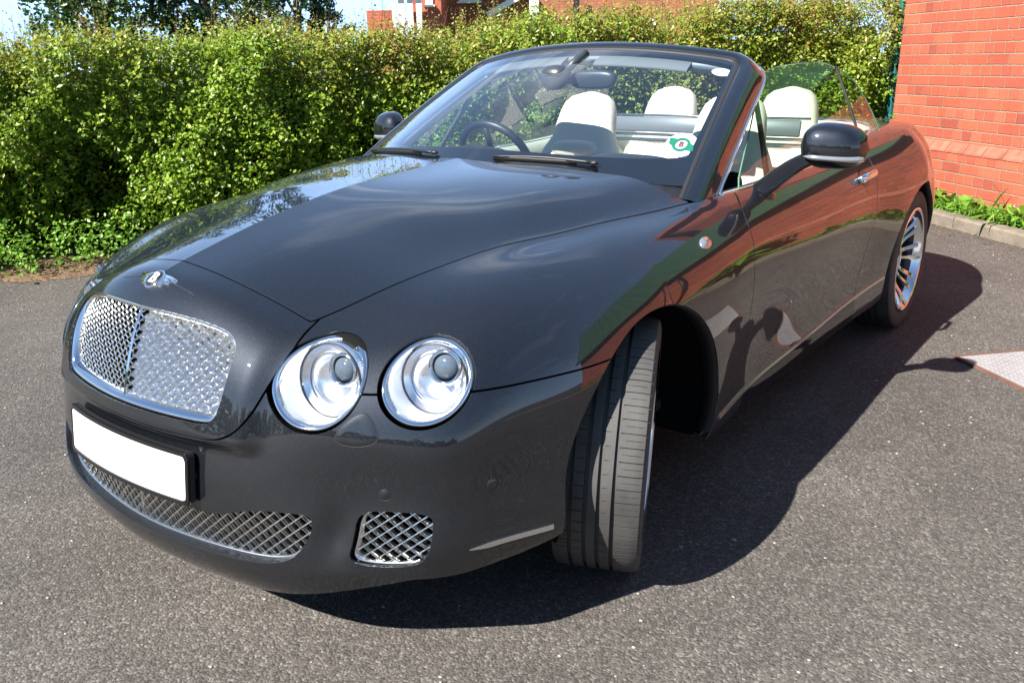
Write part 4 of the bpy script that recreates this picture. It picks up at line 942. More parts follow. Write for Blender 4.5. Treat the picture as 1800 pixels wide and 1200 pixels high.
# ------------------------------------------------------------------ brick building: two faces of wall, green cladding, gutter
WD = Vector((.74315, -.66912, 0)); WN = Vector((-.66912, -.74315, 0)); W0 = Vector((.5717, 6.3119, 0))
def wpt(a, n, z): return W0+WD*a+WN*n+Vector((0, 0, z))
def math_(t, op, a, b=None, c=None):
    n = N(t, 'ShaderNodeMath', operation=op)
    for i, v in enumerate((a, b, c)):
        if v is None: continue
        if isinstance(v, (int, float)): n.inputs[i].default_value = v
        else: t.links.new(v, n.inputs[i])
    return n.outputs[0]
def brick_mat(name, hh=.0885, ww=.236, red=(.39, .088, .049)):
    """english bond: rows of stretchers and headers in turn; UV in metres"""
    m, t, b = mat(name); l = t.links.new
    uv = N(t, 'ShaderNodeUVMap'); s = N(t, 'ShaderNodeSeparateXYZ'); l(uv.outputs[0], s.inputs[0]); U, V = s.outputs['X'], s.outputs['Y']
    wob = N(t, 'ShaderNodeTexNoise', inp={'Scale': 22, 'Detail': 3}); l(uv.outputs[0], wob.inputs['Vector'])
    wo = math_(t, 'MULTIPLY', math_(t, 'SUBTRACT', wob.outputs[0], .5), .011)
    Vr = math_(t, 'DIVIDE', math_(t, 'ADD', V, wo), hh); row = math_(t, 'FLOOR', Vr); par = math_(t, 'FLOORED_MODULO', row, 2)
    wid = math_(t, 'SUBTRACT', ww, math_(t, 'MULTIPLY', par, ww/2)); sh = math_(t, 'MULTIPLY', par, ww*.25)
    Ur = math_(t, 'DIVIDE', math_(t, 'ADD', math_(t, 'ADD', U, wo), sh), wid); col = math_(t, 'FLOOR', Ur)
    fu = math_(t, 'MULTIPLY', math_(t, 'SUBTRACT', .5, math_(t, 'ABSOLUTE', math_(t, 'SUBTRACT', math_(t, 'FRACT', Ur), .5))), wid)
    fv = math_(t, 'MULTIPLY', math_(t, 'SUBTRACT', .5, math_(t, 'ABSOLUTE', math_(t, 'SUBTRACT', math_(t, 'FRACT', Vr), .5))), hh)
    d = math_(t, 'MINIMUM', fu, math_(t, 'MULTIPLY', fv, .82))
    face = N(t, 'ShaderNodeMapRange', inp={'From Min': .0022, 'From Max': .0052}); l(d, face.inputs[0])
    cb = N(t, 'ShaderNodeCombineXYZ'); l(col, cb.inputs[0]); l(row, cb.inputs[1]); wn = N(t, 'ShaderNodeTexWhiteNoise', noise_dimensions='2D'); l(cb.outputs[0], wn.inputs['Vector'])
    rp = N(t, 'ShaderNodeValToRGB'); e = rp.color_ramp.elements; r_, g_c, b_c = red
    e[0].color = (r_*.72, g_c*.75, b_c*.9, 1); e[1].color = (r_*1.2, g_c*1.32, b_c*1.35, 1)
    for p, k in ((.1, (.85, .9, 1)), (.45, (1, 1, 1)), (.75, (1.1, 1.12, 1.1))): x = rp.color_ramp.elements.new(p); x.color = (r_*k[0], g_c*k[1], b_c*k[2], 1)
    l(wn.outputs['Value'], rp.inputs[0])
    sp = N(t, 'ShaderNodeTexNoise', inp={'Scale': 60, 'Detail': 6, 'Roughness': .7}); l(uv.outputs[0], sp.inputs['Vector'])
    st = N(t, 'ShaderNodeTexNoise', inp={'Scale': 1.8, 'Detail': 7, 'Roughness': .65}); l(uv.outputs[0], st.inputs['Vector'])
    k = math_(t, 'MULTIPLY', N2(t, sp.outputs[0], .3, .7, .80, 1.16), N2(t, st.outputs[0], .3, .7, .82, 1.14))
    mm = N(t, 'ShaderNodeMix', data_type='RGBA', blend_type='MULTIPLY'); mm.inputs[0].default_value = 1; l(rp.outputs[0], mm.inputs['A']); l(k, mm.inputs['B'])
    mo = N(t, 'ShaderNodeMix', data_type='RGBA'); mo.inputs['A'].default_value = (.28, .215, .155, 1); l(face.outputs[0], mo.inputs[0]); l(mm.outputs['Result'], mo.inputs['B']); l(mo.outputs['Result'], b.inputs['Base Color'])
    b.inputs['Roughness'].default_value = .85; b.inputs['Specular IOR Level'].default_value = .25
    hg = math_(t, 'ADD', face.outputs[0], math_(t, 'MULTIPLY', sp.outputs[0], .25)); bp = N(t, 'ShaderNodeBump', inp={'Strength': .9, 'Distance': .010}); l(hg, bp.inputs['Height']); l(bp.outputs[0], b.inputs['Normal'])
    return m
def N2(t, x, a, b, c, d):
    n = N(t, 'ShaderNodeMapRange', inp={'From Min': a, 'From Max': b, 'To Min': c, 'To Max': d}); t.links.new(x, n.inputs[0]); return n.outputs[0]
M['brick'] = brick_mat('red_brick')
M['plinth'] = simple('plinth_brick', (.33, .10, .062), .85, bump=(60, .5, .003), var=.35)
M['mortar'] = simple('mortar', (.36, .30, .235), .9, bump=(90, .5, .003), var=.1)
M['green_clad'] = simple('green_cladding', (.040, .105, .052), .5, var=.12)
M['gutter'] = simple('dark_gutter', (.02, .018, .018), .4)
def uv_quads(name, quads, m, parent=None):
    """vertical quads with UV in metres: (p0, p1, z0, z1, u0)"""
    V = []; F = []; U = []
    for p0, p1, z0, z1, u0 in quads:
        o = len(V); Ln = (Vector(p1)-Vector(p0)).length; V += [(p0[0], p0[1], z0), (p1[0], p1[1], z0), (p1[0], p1[1], z1), (p0[0], p0[1], z1)]; F.append((o, o+1, o+2, o+3)); U += [(u0, z0), (u0+Ln, z0), (u0+Ln, z1), (u0, z1)]
    ob = mesh_obj(name, V, F, m, parent, smooth=False); lay = ob.data.uv_layers.new(name='UVMap')
    for p in ob.data.polygons:
        for li in p.loop_indices: lay.data[li].uv = U[ob.data.loops[li].vertex_index]
    return ob
bld = empty('brick_building', W0); tag(bld, 'red brick building with grey plinth course beside the hedge end', 'building')
def inb(o):
    o.parent = bld; o.matrix_parent_inverse = Matrix.Translation(-W0); return o
aL, aM, aR = -1.16, .78, 7.0
pe = .052
inb(uv_quads('wall', [(wpt(aL, 0, 0), wpt(aM, 0, 0), .59, 4.6, 0), (wpt(aM, 0, 0), wpt(aR, 0, 0), .59, 2.0, aM-aL), (wpt(aL, -5, 0), wpt(aL, 0, 0), .0, 4.6, .1), (wpt(aR, 0, 0), wpt(aR, -5, 0), 0, 2.0, .1), (wpt(aM, 0, 0), wpt(aM, -5, 0), 2.0, 4.6, .1)], M['brick']))
inb(uv_quads('plinth_wall', [(wpt(aL-.01, pe, 0), wpt(aR, pe, 0), 0, .515, .06), (wpt(aL-.01, -1, 0), wpt(aL-.01, pe, 0), 0, .515, .06)], M['brick']))
b = MB(); a = aL-.01; k = 0                                     # sloped plinth bricks, one by one inside one course
while a < aR:
    L_ = .228+random.uniform(-.004, .004); a1 = min(a+L_, aR); q = [wpt(a+.004, pe+.006, .518), wpt(a1-.006, pe+.006, .518), wpt(a1-.006, pe+.004, .535), wpt(a+.004, pe+.004, .535), wpt(a+.004, .002, .603), wpt(a1-.006, .002, .603)]
    b.add(q, [(0, 1, 2, 3), (3, 2, 5, 4)]); b.add([q[0], q[3], q[4], wpt(a+.004, 0, .518)], [(0, 1, 2, 3)]); b.add([q[1], q[2], q[5], wpt(a1-.006, 0, .518)], [(0, 3, 2, 1)]); a = a1
pl_ = inb(b.build('plinth_course', M['plinth'], smooth=False))
b = MB(); b.add([wpt(aL, pe-.004, .51), wpt(aR, pe-.004, .51), wpt(aR, .0, .596), wpt(aL, .0, .596)], [(0, 1, 2, 3)]); inb(b.build('mortar_bed', M['mortar'], smooth=False))
b = MB(); n_ = int((aR-aM)/.09); P = [[wpt(aM+.003+(aR+.2-aM)*i/n_, n0+(.022 if i % 4 == 0 else 0), z) for i in range(n_+1)] for n0, z in ((.16, 1.99), (-1.9, 4.55), (-5.0, 4.6))]; b.grid(P); inb(b.build('green_roof', M['green_clad'], smooth=False))
b = MB(); b.tube([wpt(aM+.02, .17, 1.985), wpt(aR+.2, .17, 1.985)], .05, 10); inb(b.build('gutter', M['gutter']))
b = MB(); b.add([wpt(aM+.01, .001, 1.98), wpt(aR+.2, .001, 1.98), wpt(aR+.2, .15, 1.96), wpt(aM+.01, .15, 1.96)], [(0, 1, 2, 3)]); inb(b.build('soffit', M['gutter'], smooth=False))
b = MB(); b.tube([wpt(3.6, .09, .1), wpt(3.6, .09, 1.97)], .035, 10); inb(b.build('downpipe', M['gutter']))
b = MB(); b.box(wpt((aL+aM)/2, -2.4, 4.7), (aM-aL+.2, 5.3, .2), Matrix(((WD.x, -WN.x, 0), (WD.y, -WN.y, 0), (0, 0, 1)))); inb(b.build('parapet', M['plinth'], smooth=False))
# air vent low in the wall
b = MB(); R3 = Matrix(((WD.x, -WN.x, 0), (WD.y, -WN.y, 0), (0, 0, 1)))
for i in range(7): b.box(wpt(2.35+i*.036, pe+.004, .36), (.012, .012, .10), R3)
for z in (.305, .36, .415): b.box(wpt(2.458, pe+.003, z), (.25, .010, .012), R3)
inb(b.build('air_brick', M['gutter'], smooth=False))
# kerb, soil strip
M['kerb'] = simple('kerb_concrete', (.17, .14, .11), .9, bump=(70, .7, .006), var=.25)
M['soil'] = simple('soil', (.085, .055, .035), .95, bump=(40, 1, .03), var=.4)
b = MB(); K0, K1 = .30, .42
n = 12
for i in range(n):
    a0, a1 = -1.4+i*.915, -1.4+(i+1)*.915-.008; y_ = random.uniform(-.006, .006)
    rows = [[wpt(a, K1+y_, -.03), wpt(a, K1+y_, .065), wpt(a, K1-.012+y_, .082), wpt(a, K0+y_, .085), wpt(a, K0+y_, -.03)] for a in np.linspace(a0, a1, 5)]; b.grid(rows)
    for r_, f in ((rows[0], 1), (rows[-1], -1)): b.add(r_, [tuple(range(5))[::f]])
kb = b.build('kerb', M['kerb'], smooth=False); tag(kb, 'low grey concrete kerb in front of the brick wall', 'kerb', kind='structure')
b = MB(); b.grid([[wpt(a, n_, .045+.02*math.sin(a*9+n_*20)*math.sin(a*23)) for n_ in np.linspace(.045, .31, 5)] for a in np.linspace(-1.5, 9.5, 90)]); tag(b.build('soil', M['soil']), kind='structure')
# ------------------------------------------------------------------ foliage
def leaf_mat(name, cols, young=None, zr=(1.0, 1.9), spec=.45, rough=.38, trans=.35):
    m, t, b = mat(name); l = t.links.new
    g = N(t, 'ShaderNodeNewGeometry'); r = N(t, 'ShaderNodeValToRGB'); e = r.color_ramp.elements
    e[0].color = (*cols[0], 1); e[1].color = (*cols[-1], 1)
    for i, c in enumerate(cols[1:-1]): x = e.new((i+1)/(len(cols)-1)); x.color = (*c, 1)
    l(g.outputs['Random Per Island'], r.inputs[0]); col = r.outputs[0]
    if young:
        s = N(t, 'ShaderNodeSeparateXYZ'); l(g.outputs['Position'], s.inputs[0]); n = N(t, 'ShaderNodeTexNoise', inp={'Scale': 1.1, 'Detail': 4}); l(g.outputs['Position'], n.inputs['Vector'])
        z = math_(t, 'ADD', s.outputs['Z'], math_(t, 'MULTIPLY', math_(t, 'SUBTRACT', n.outputs[0], .5), 2.2)); f = N2(t, z, zr[0], zr[1], 0, 1)
        rn = math_(t, 'FRACT', math_(t, 'MULTIPLY', g.outputs['Random Per Island'], 37.7)); f2 = math_(t, 'MULTIPLY', f, math_(t, 'GREATER_THAN', rn, .42))
        mx = N(t, 'ShaderNodeMix', data_type='RGBA'); l(f2, mx.inputs[0]); l(col, mx.inputs['A']); mx.inputs['B'].default_value = (*young, 1); col = mx.outputs['Result']
    l(col, b.inputs['Base Color']); b.inputs['Roughness'].default_value = rough; b.inputs['Specular IOR Level'].default_value = spec
    tr = N(t, 'ShaderNodeBsdfTranslucent'); l(col, tr.inputs[0]); ms = N(t, 'ShaderNodeMixShader'); ms.inputs[0].default_value = trans
    l(b.outputs[0], ms.inputs[1]); l(tr.outputs[0], ms.inputs[2]); l(ms.outputs[0], t.nodes['Material Output'].inputs[0]); return m
M['hedge_leaf'] = leaf_mat('hawthorn_leaves', [(.07, .16, .012), (.16, .29, .02), (.26, .38, .032), (.35, .44, .05)], young=(.33, .22, .06), trans=.42)
M['weed_leaf'] = leaf_mat('weed_leaves', [(.10, .24, .025), (.17, .34, .04), (.24, .40, .055)], trans=.4)
M['tree_leaf'] = leaf_mat('tree_leaves', [(.03, .075, .014), (.06, .115, .02), (.10, .15, .03)])
M['dark_leaf'] = leaf_mat('dark_conifer_leaves', [(.012, .035, .012), (.022, .055, .018), (.035, .075, .022)])
M['twig'] = simple('reddish_twigs', (.13, .055, .03), .8)
M['bark'] = simple('bark', (.09, .065, .045), .9, bump=(30, .8, .02), var=.3)
M['hollow'] = simple('hedge_deep_shade', (.006, .007, .004), 1, spec=0)  # near black stands in for deep shade among the twigs
M['blossom'] = simple('blossom', (.75, .66, .62), .7)
def leaves_mesh(name, pos, nrm, size, m, parent=None, aspect=.62, roll=None, fold=.25):
    """folded leaf blades: two triangles pairs per leaf, vectorised"""
    n = len(pos); nrm = nrm/np.linalg.norm(nrm, axis=1)[:, None]; rv = rng.normal(size=(n, 3)); u = np.cross(nrm, rv); u /= np.linalg.norm(u, axis=1)[:, None]; v = np.cross(nrm, u)
    s = size[:, None]; A = pos-u*s*.5; Bq = pos+v*s*aspect*.5+nrm*s*fold*.4+u*s*.05; Cq = pos+u*s*.5; D = pos-v*s*aspect*.5+nrm*s*fold*.4+u*s*.05
    V = np.stack([A, D, Cq, Bq], 1).reshape(-1, 3); me = bpy.data.meshes.new(name); me.vertices.add(4*n); me.vertices.foreach_set('co', V.ravel().astype(np.float32))
    i = np.arange(n)*4; F = np.stack([i, i+1, i+2, i, i+2, i+3], 1).ravel(); me.loops.add(6*n); me.loops.foreach_set('vertex_index', F.astype(np.int32)); me.polygons.add(2*n)
    me.polygons.foreach_set('loop_start', (np.arange(2*n)*3).astype(np.int32)); me.polygons.foreach_set('loop_total', np.full(2*n, 3, np.int32)); me.materials.append(m); me.update(calc_edges=True); me.validate()
    o = bpy.data.objects.new(name, me); C.objects.link(o)
    if parent: o.parent = parent
    return o
def sticks_mesh(name, A, B, r, m, parent=None):
    """many thin three-sided twigs as one part"""
    n = len(A); d = B-A; d /= np.linalg.norm(d, axis=1)[:, None]+1e-9; u = np.cross(d, rng.normal(size=(n, 3))); u /= np.linalg.norm(u, axis=1)[:, None]+1e-9; v = np.cross(d, u); V = []
    for P, k in ((A, 1.0), (B, .45)):
        for j in range(3): a = 2*np.pi*j/3; V.append(P+(u*math.cos(a)+v*math.sin(a))*r*k)
    V = np.stack(V, 1).reshape(-1, 3); i = np.arange(n)[:, None]*6; F = np.stack([np.concatenate([i+j, i+(j+1) % 3, i+3+(j+1) % 3, i+3+j], 1) for j in range(3)], 1).reshape(-1, 4)
    return mesh_obj(name, V, F, m, parent, smooth=False)
HA = np.array([-5.78, -1.63]); HB = np.array([-.10, 7.87]); HD = (HB-HA)/np.linalg.norm(HB-HA); HL = np.linalg.norm(HB-HA); HN = np.array([HD[1], -HD[0]])
def bump2(s, z): return .13*np.sin(1.7*s+1.3*z+.6)+.10*np.sin(3.3*s-2.6*z+1.9)+.07*np.sin(6.1*s+4.4*z)+.05*np.sin(9.7*s-7.3*z+.4)
def hedge_top(s): return np.interp(s, [0, 2.8, 4.5, 5.2, 6.1, 7.2, 8.3, 9.6, 11.1], [1.58, 1.59, 1.67, 1.64, 1.67, 1.76, 1.83, 1.93, 2.0])-.13+.025*np.sin(2.9*s)+.03*np.sin(5.7*s+1)
def hpt(s, d, z): return np.stack([HA[0]+HD[0]*s-HN[0]*d, HA[1]+HD[1]*s-HN[1]*d, z], 1)
def twigs_to_leaves(base, dirn, length, per, size, jit=.022):
    n = len(base); t = (np.arange(per)+.6)/per; P = base[:, None]+dirn[:, None]*length[:, None, None]*t[None, :, None]; P = P.reshape(-1, 3)+rng.normal(size=(n*per, 3))*jit
    nn = np.repeat(dirn, per, 0)*.35+rng.normal(size=(n*per, 3))*.62+np.array([0, -.40, .60]); return P, nn, rng.uniform(*size, n*per)
hedge = empty('hedge', (float(HA[0]), float(HA[1]), 0)); tag(hedge, 'long unclipped green hawthorn hedge with reddish new shoots along its top', 'hedge')
def inh(o): o.matrix_parent_inverse = Matrix.Translation((-HA[0], -HA[1], 0)); o.parent = hedge; o.matrix_parent_inverse = Matrix.Translation((-HA[0], -HA[1], 0)); return o
n = 17500; s = rng.uniform(0, HL, n); z = rng.uniform(.10, 1, n)**.9*hedge_top(s); d = -bump2(s, z)+.12+np.abs(rng.normal(0, .10, n))+.22*np.clip((z-.9)/.9, 0, 1)**2; hole = bump2(s*1.9+3, z*1.7) < -.10
d = np.where(hole, d+.36, d); B1 = hpt(s, d, z); D1 = rng.normal(size=(n, 3))*.55+np.r_[HN*.75, .55]; D1 /= np.linalg.norm(D1, axis=1)[:, None]; L1 = rng.uniform(.09, .22, n)
n2 = 5200; s2 = rng.uniform(0, HL, n2); d2 = rng.uniform(.1, 1.3, n2); B2 = hpt(s2, d2, hedge_top(s2)-.10+rng.normal(0, .06, n2)); D2 = rng.normal(size=(n2, 3))*.35+np.array([0, 0, 1.0]); D2 /= np.linalg.norm(D2, axis=1)[:, None]; L2 = rng.uniform(.10, .24, n2)
P1, N1, S1 = twigs_to_leaves(B1, D1, L1, 10, (.026, .047)); P2, N2_, S2_ = twigs_to_leaves(B2, D2, L2, 8, (.016, .030))
n3 = 750; s3 = rng.uniform(0, HL, n3); d3 = rng.uniform(.15, 1.2, n3); B3 = hpt(s3, d3, hedge_top(s3)-.02); D3 = rng.normal(size=(n3, 3))*.16+np.array([0, 0, 1.0]); D3 /= np.linalg.norm(D3, axis=1)[:, None]; L3 = rng.uniform(.12, .32, n3)
n4 = 5200; s4 = rng.uniform(0, HL, n4); B4 = hpt(s4, rng.uniform(.15, 1.25, n4), hedge_top(s4)-rng.uniform(.08, .75, n4)); D4 = rng.normal(size=(n4, 3))+np.array([0, 0, .3]); D4 /= np.linalg.norm(D4, axis=1)[:, None]; P4, N4, S4 = twigs_to_leaves(B4, D4, rng.uniform(.12, .24, n4), 9, (.026, .044))
P3, N3, S3 = twigs_to_leaves(B3, D3, L3, 9, (.011, .021), .010)
inh(leaves_mesh('leaves', np.vstack([P1, P2, P3, P4]), np.vstack([N1, N2_, N3, N4]), np.r_[S1, S2_, S3, S4], M['hedge_leaf']))
k = rng.permutation(n)[:3200]; inh(sticks_mesh('twigs', np.vstack([B1[k]-D1[k]*.12, B3]), np.vstack([B1[k]+D1[k]*L1[k][:, None], B3+D3*L3[:, None]]), .0022, M['twig']))
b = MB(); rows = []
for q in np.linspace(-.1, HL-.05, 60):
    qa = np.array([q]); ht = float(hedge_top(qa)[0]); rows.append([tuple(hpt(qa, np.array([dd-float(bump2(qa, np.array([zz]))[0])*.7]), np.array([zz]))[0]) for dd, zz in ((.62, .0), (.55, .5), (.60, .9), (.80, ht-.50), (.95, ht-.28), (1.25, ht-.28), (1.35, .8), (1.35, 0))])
b.grid(rows); b.add([rows[-1][i] for i in range(8)], [tuple(range(8))]); inh(b.build('hedge_shade_core', M['hollow'], smooth=False))  # added solid core, blocks light and gives the hedge its dark depth
kk = rng.permutation(n); kk = kk[(s[kk] > 7.4) & (z[kk] > 1.0)][:26]; bp = []
for p in B1[kk]+D1[kk]*L1[kk][:, None]: bp.append(p+rng.normal(size=(14, 3))*.022)
kk2 = rng.permutation(n)[:110]; bp.append(B1[kk2]+D1[kk2]*L1[kk2][:, None]); bp = np.vstack(bp)
inh(leaves_mesh('blossoms', bp, rng.normal(size=bp.shape)+np.r_[HN, .6], rng.uniform(.012, .02, len(bp)), M['blossom'], aspect=.9))
# bright ground cover and litter at the hedge foot
n = 2600; s = rng.uniform(0, HL, n); d = -np.abs(rng.normal(0, .16, n))+.10; z = rng.uniform(.02, .30, n)*np.clip(1+d*2.2, .15, 1); P = hpt(s, d, z)
D = rng.normal(size=(n, 3))*.5+np.array([0, 0, .9]); D /= np.linalg.norm(D, axis=1)[:, None]; P, NN, SS = twigs_to_leaves(P, D, rng.uniform(.05, .14, n), 6, (.022, .045)); P[:, 2] = np.maximum(P[:, 2], .0)
tag(leaves_mesh('ground_cover', P, NN, SS, M['weed_leaf'], aspect=.6), kind='stuff')
M['litter'] = simple('leaf_litter_soil', (.16, .10, .055), .95, bump=(60, 1, .02), var=.4)
b = MB(); qs = np.linspace(-1, HL+.3, 140); rows = [[], [], []]
for q in qs:
    e = .30+.07*math.sin(q*2.3)+.05*math.sin(q*7.1)+.025*math.sin(q*19); 
    for r_, dd, zz in ((0, 1.3, .02), (1, .2, .012), (2, -e, -.012)): rows[r_].append(tuple(hpt(np.array([q]), np.array([dd]), np.array([zz]))[0]))
b.grid(rows); tag(b.build('soil_strip', M['litter']), kind='structure')
n = 5200; s = rng.uniform(0, HL, n); d = -rng.uniform(.0, 1, n)**1.6*.62+.12; P = hpt(s, d, np.full(n, .0)+rng.uniform(-.008, .012, n)); tag(leaves_mesh('fallen_leaves', P, np.tile([0, 0, 1.], (n, 1))+rng.normal(size=(n, 3))*.35, rng.uniform(.008, .026, n), simple('dry_leaves', (.20, .115, .055), .9), aspect=.4), kind='stuff')
# --- trees
def tree(loc, H, crown, name, label, leafm, nclump=70, per=90, size=(.05, .09), group=None, low=.3):
    root = empty(name, loc); tag(root, label, 'tree', group); rx, ry, rz = crown; cz = H-rz
    b = MB(); b.tube([(0, 0, -.05), (.03, .02, H*.3), (-.02, .04, H*.6), (0, 0, H*.85)], .13, 8, scale=[1.2, 1, .7, .25])
    tips = []
    for i in range(9):
        a = 2.4*i; z0 = H*(.28+.05*i); t_ = Vector((math.cos(a)*rx*.7, math.sin(a)*ry*.7, min(H*.95, z0+H*.22))); b.tube([(0, 0, z0), (t_.x*.5, t_.y*.5, (z0+t_.z)/2+.05), t_], .05, 6, scale=[1, .7, .3])
    b.build('trunk', M['bark'], root)
    u = rng.normal(size=(nclump, 3)); u /= np.linalg.norm(u, axis=1)[:, None]; rad = rng.uniform(.35, 1, nclump)**.5; c = u*rad[:, None]*np.array(crown); c[:, 2] += cz; c = c[c[:, 2] > low*H] if low else c
    pts = []; nr = []
    for q in c:
        sz = rng.uniform(.16, .32)*min(crown); k = rng.normal(size=(per, 3)); k /= np.linalg.norm(k, axis=1)[:, None]; pts.append(q+k*sz*rng.uniform(.5, 1.05, per)[:, None]); nr.append(k+rng.normal(size=(per, 3))*.5+np.array([0, 0, .4]))
    pts = np.vstack(pts); o = leaves_mesh('crown', pts, np.vstack(nr), rng.uniform(*size, len(pts)), leafm, root); return root
# ------------------------------------------------------------------ trees and houses beyond the hedge
M['lawn'] = simple('rough_grass', (.055, .10, .022), .95, var=.3)
Hb = [tuple(hpt(np.array([q]), np.array([d]), np.array([-.010]))[0]) for q, d in ((-60, 1.2), (HL+.2, 1.2), (HL+70, 60), (-60, 90))]
tag(mesh_obj('lawn', Hb, [(0, 1, 2, 3)], M['lawn']), kind='structure')
tree((-7.76, 3.36, 0), 3.0, (.75, .75, 1.0), 'broadleaf_tree', 'bright green bushy tree rising behind the left part of the hedge', M['tree_leaf'], 70, 110, (.04, .075))
tree((-7.25, 4.35, 0), 2.9, (.62, .62, .95), 'broadleaf_tree', 'dark leafy tree behind the hedge, right beside the bright green bushy one', M['dark_leaf'], 60, 100, (.04, .075))
tree((-9.34, 6.47, 0), 2.75, (.55, .55, .8), 'broadleaf_tree', 'pale olive tree between the bushy trees and the dark conifer', M['tree_leaf'], 50, 90, (.045, .08))
tree((-15.07, 12.12, 0), 3.9, (.75, .75, 1.7), 'conifer_tree', 'dark conifer standing behind the hedge left of the houses', M['dark_leaf'], 80, 90, (.07, .12))
tree((-17.6, 15.3, 0), 3.1, (.7, .7, 1.1), 'broadleaf_tree', 'small dark tree just right of the conifer by the houses', M['dark_leaf'], 50, 80, (.07, .12))
"""houses"""
M['house_brick'] = brick_mat('house_brick', .078, .232, (.36, .11, .055))
M['house_brick_red'] = brick_mat('house_brick_red', .078, .232, (.42, .09, .05))
M['white_upvc'] = simple('white_window_plastic', (.80, .80, .80), .35)
M['house_glass'] = simple('window_pane', (.06, .07, .08), .06, spec=.8)
M['roof_tile'] = simple('roof_tiles', (.14, .085, .06), .85, bump=(14, .8, .03), var=.2)
CP = Vector((1.92196, -1.85614, 0))
def far(px, D, z):                                              # a bearing measured in the photo, at a chosen real distance
    a = math.atan((px-900)/(1494.25*1.04)); f = Vector((-.6103, .7922, 0)); r = Vector((.7922, .6103, 0)); v = f*math.cos(a)+r*math.sin(a); return CP+v*(D/math.cos(a))+Vector((0, 0, z))
def house(name, label, a, b_, D, wallm, H, wins, porch=None, depth=6):
    A, B_ = far(a, D, 0), far(b_, D, 0); ax = (B_-A).normalized(); ny = Vector((-ax.y, ax.x, 0))
    if ny.dot(A-CP) < 0: ny = -ny                                # away from the car park
    root = empty(name, A); tag(root, label, 'house', 'houses beyond the hedge')
    def put(o): o.parent = root; o.matrix_parent_inverse = Matrix.Translation(-A); return o
    Bk, Ak = B_+ny*depth, A+ny*depth; put(uv_quads('wall', [(A, B_, 0, H, 0), (B_, Bk, 0, H, .1), (Bk, Ak, 0, H, 0), (Ak, A, 0, H, .1)], wallm))
    m = MB(); e = .35; r0 = [A-ax*e-ny*e+Vector((0, 0, H-.1)), B_+ax*e-ny*e+Vector((0, 0, H-.1))]; r1 = [A-ax*e+ny*depth/2+Vector((0, 0, H+2.2)), B_+ax*e+ny*depth/2+Vector((0, 0, H+2.2))]; r2 = [Ak-ax*e+ny*e+Vector((0, 0, H-.1)), Bk+ax*e+ny*e+Vector((0, 0, H-.1))]
    m.grid([r0, r1, r2]); m.add([r0[0], r1[0], r2[0]], [(0, 1, 2)]); m.add([r0[1], r1[1], r2[1]], [(0, 1, 2)]); put(m.build('roof', M['roof_tile'], smooth=False))
    R3 = Matrix((ax, ny, Vector((0, 0, 1)))).transposed()
    for p0, p1, z0, z1 in wins:
        q0, q1 = far(p0, D, 0), far(p1, D, 0); L_ = (q1-q0).length; c = (q0+q1)/2
        m = MB(); t_ = .07
        for dx in (-L_/2+t_/2, 0, L_/2-t_/2): m.box(c+ax*dx+Vector((0, 0, (z0+z1)/2)), (t_, .10, z1-z0), R3)
        for zz in (z0+t_/2, z1-t_/2): m.box(c+Vector((0, 0, zz)), (L_-.004, .104, t_), R3)
        m.box(c-ny*.05+Vector((0, 0, z0-.03)), (L_+.12, .16, .06), R3); f = put(m.build('window', M['white_upvc'], smooth=False))
        g = MB(); g.box(c+Vector((0, 0, (z0+z1)/2)), (L_-.02, .03, z1-z0-.02), R3); o = g.build('window_pane', M['house_glass'], f, smooth=False); o.matrix_parent_inverse = Matrix.Identity(4); o.parent = f
        k = MB(); [k.box(c-ny*.022+Vector((0, 0, z0+.1+i*.05)), (L_-.10, .01, .02), R3) for i in range(int((z1-z0-.2)/.05))]; o = k.build('blind', M['white_upvc'], f, smooth=False)
    return root, put, ax, ny, R3
r_, put, ax, ny, R3 = house('brick_house', 'orange brown brick house with white window above the hedge middle', 795, 1262, 30, M['house_brick'], 5.4, [(820, 856, 3.22, 4.4), (1000, 1040, 3.75, 4.9), (1150, 1190, 3.75, 4.9)])
m = MB(); p0 = far(868, 29.2, 2.75); p1 = far(946, 29.2, 3.50)        # lean-to porch roof with white barge board
m.grid([[p0, p1], [p0+ny*1.0, p1+ny*1.0]]); m.grid([[p0-Vector((0, 0, .10)), p1-Vector((0, 0, .10))], [p0, p1]]); put(m.build('porch_roof', M['roof_tile'], smooth=False))
m = MB(); m.sweep([p0-ny*.03, p1-ny*.03], [(-.02, -.09), (.02, -.09), (.02, .09), (-.02, .09)]); m.box(far(948, 29.2, 1.7), (.30, .3, 3.4), R3); put(m.build('barge_board', M['white_upvc'], smooth=False))
m = MB(); m.box(far(874, 29.4, 1.3), (.18, .18, 2.6), R3); m.box(far(1020, 29.6, 1.6), (.20, .12, 3.8), R3); put(m.build('downpipe', M['gutter'], smooth=False))
r_, put, ax, ny, R3 = house('brick_house', 'red brick extension with white porch posts left of the brown house', 742, 790, 27, M['house_brick_red'], 4.6, [(764, 776, 2.95, 4.1)], depth=5)
m = MB()
for px in (708, 722, 737, 752): m.box(far(px, 26.6, 1.5), (.16, .12, 3.0+.1*(px % 3)), R3)
m.box(far(730, 26.5, 3.25), (.85, .2, .16), R3); put(m.build('porch_posts', M['white_upvc'], smooth=False))
gw = uv_quads('brick_garden_wall', [(far(662, 25, 0), far(706, 25, 0), 0, 2.72, 0), (far(706, 25, 0), far(706, 25.25, 0), 0, 2.72, .1), (far(706, 25.25, 0), far(662, 25.25, 0), 0, 2.72, .1), (far(662, 25.25, 0), far(662, 25, 0), 0, 2.72, 0)], M['house_brick_red'])
tag(gw, 'short red brick garden wall beside the white porch posts', 'wall')
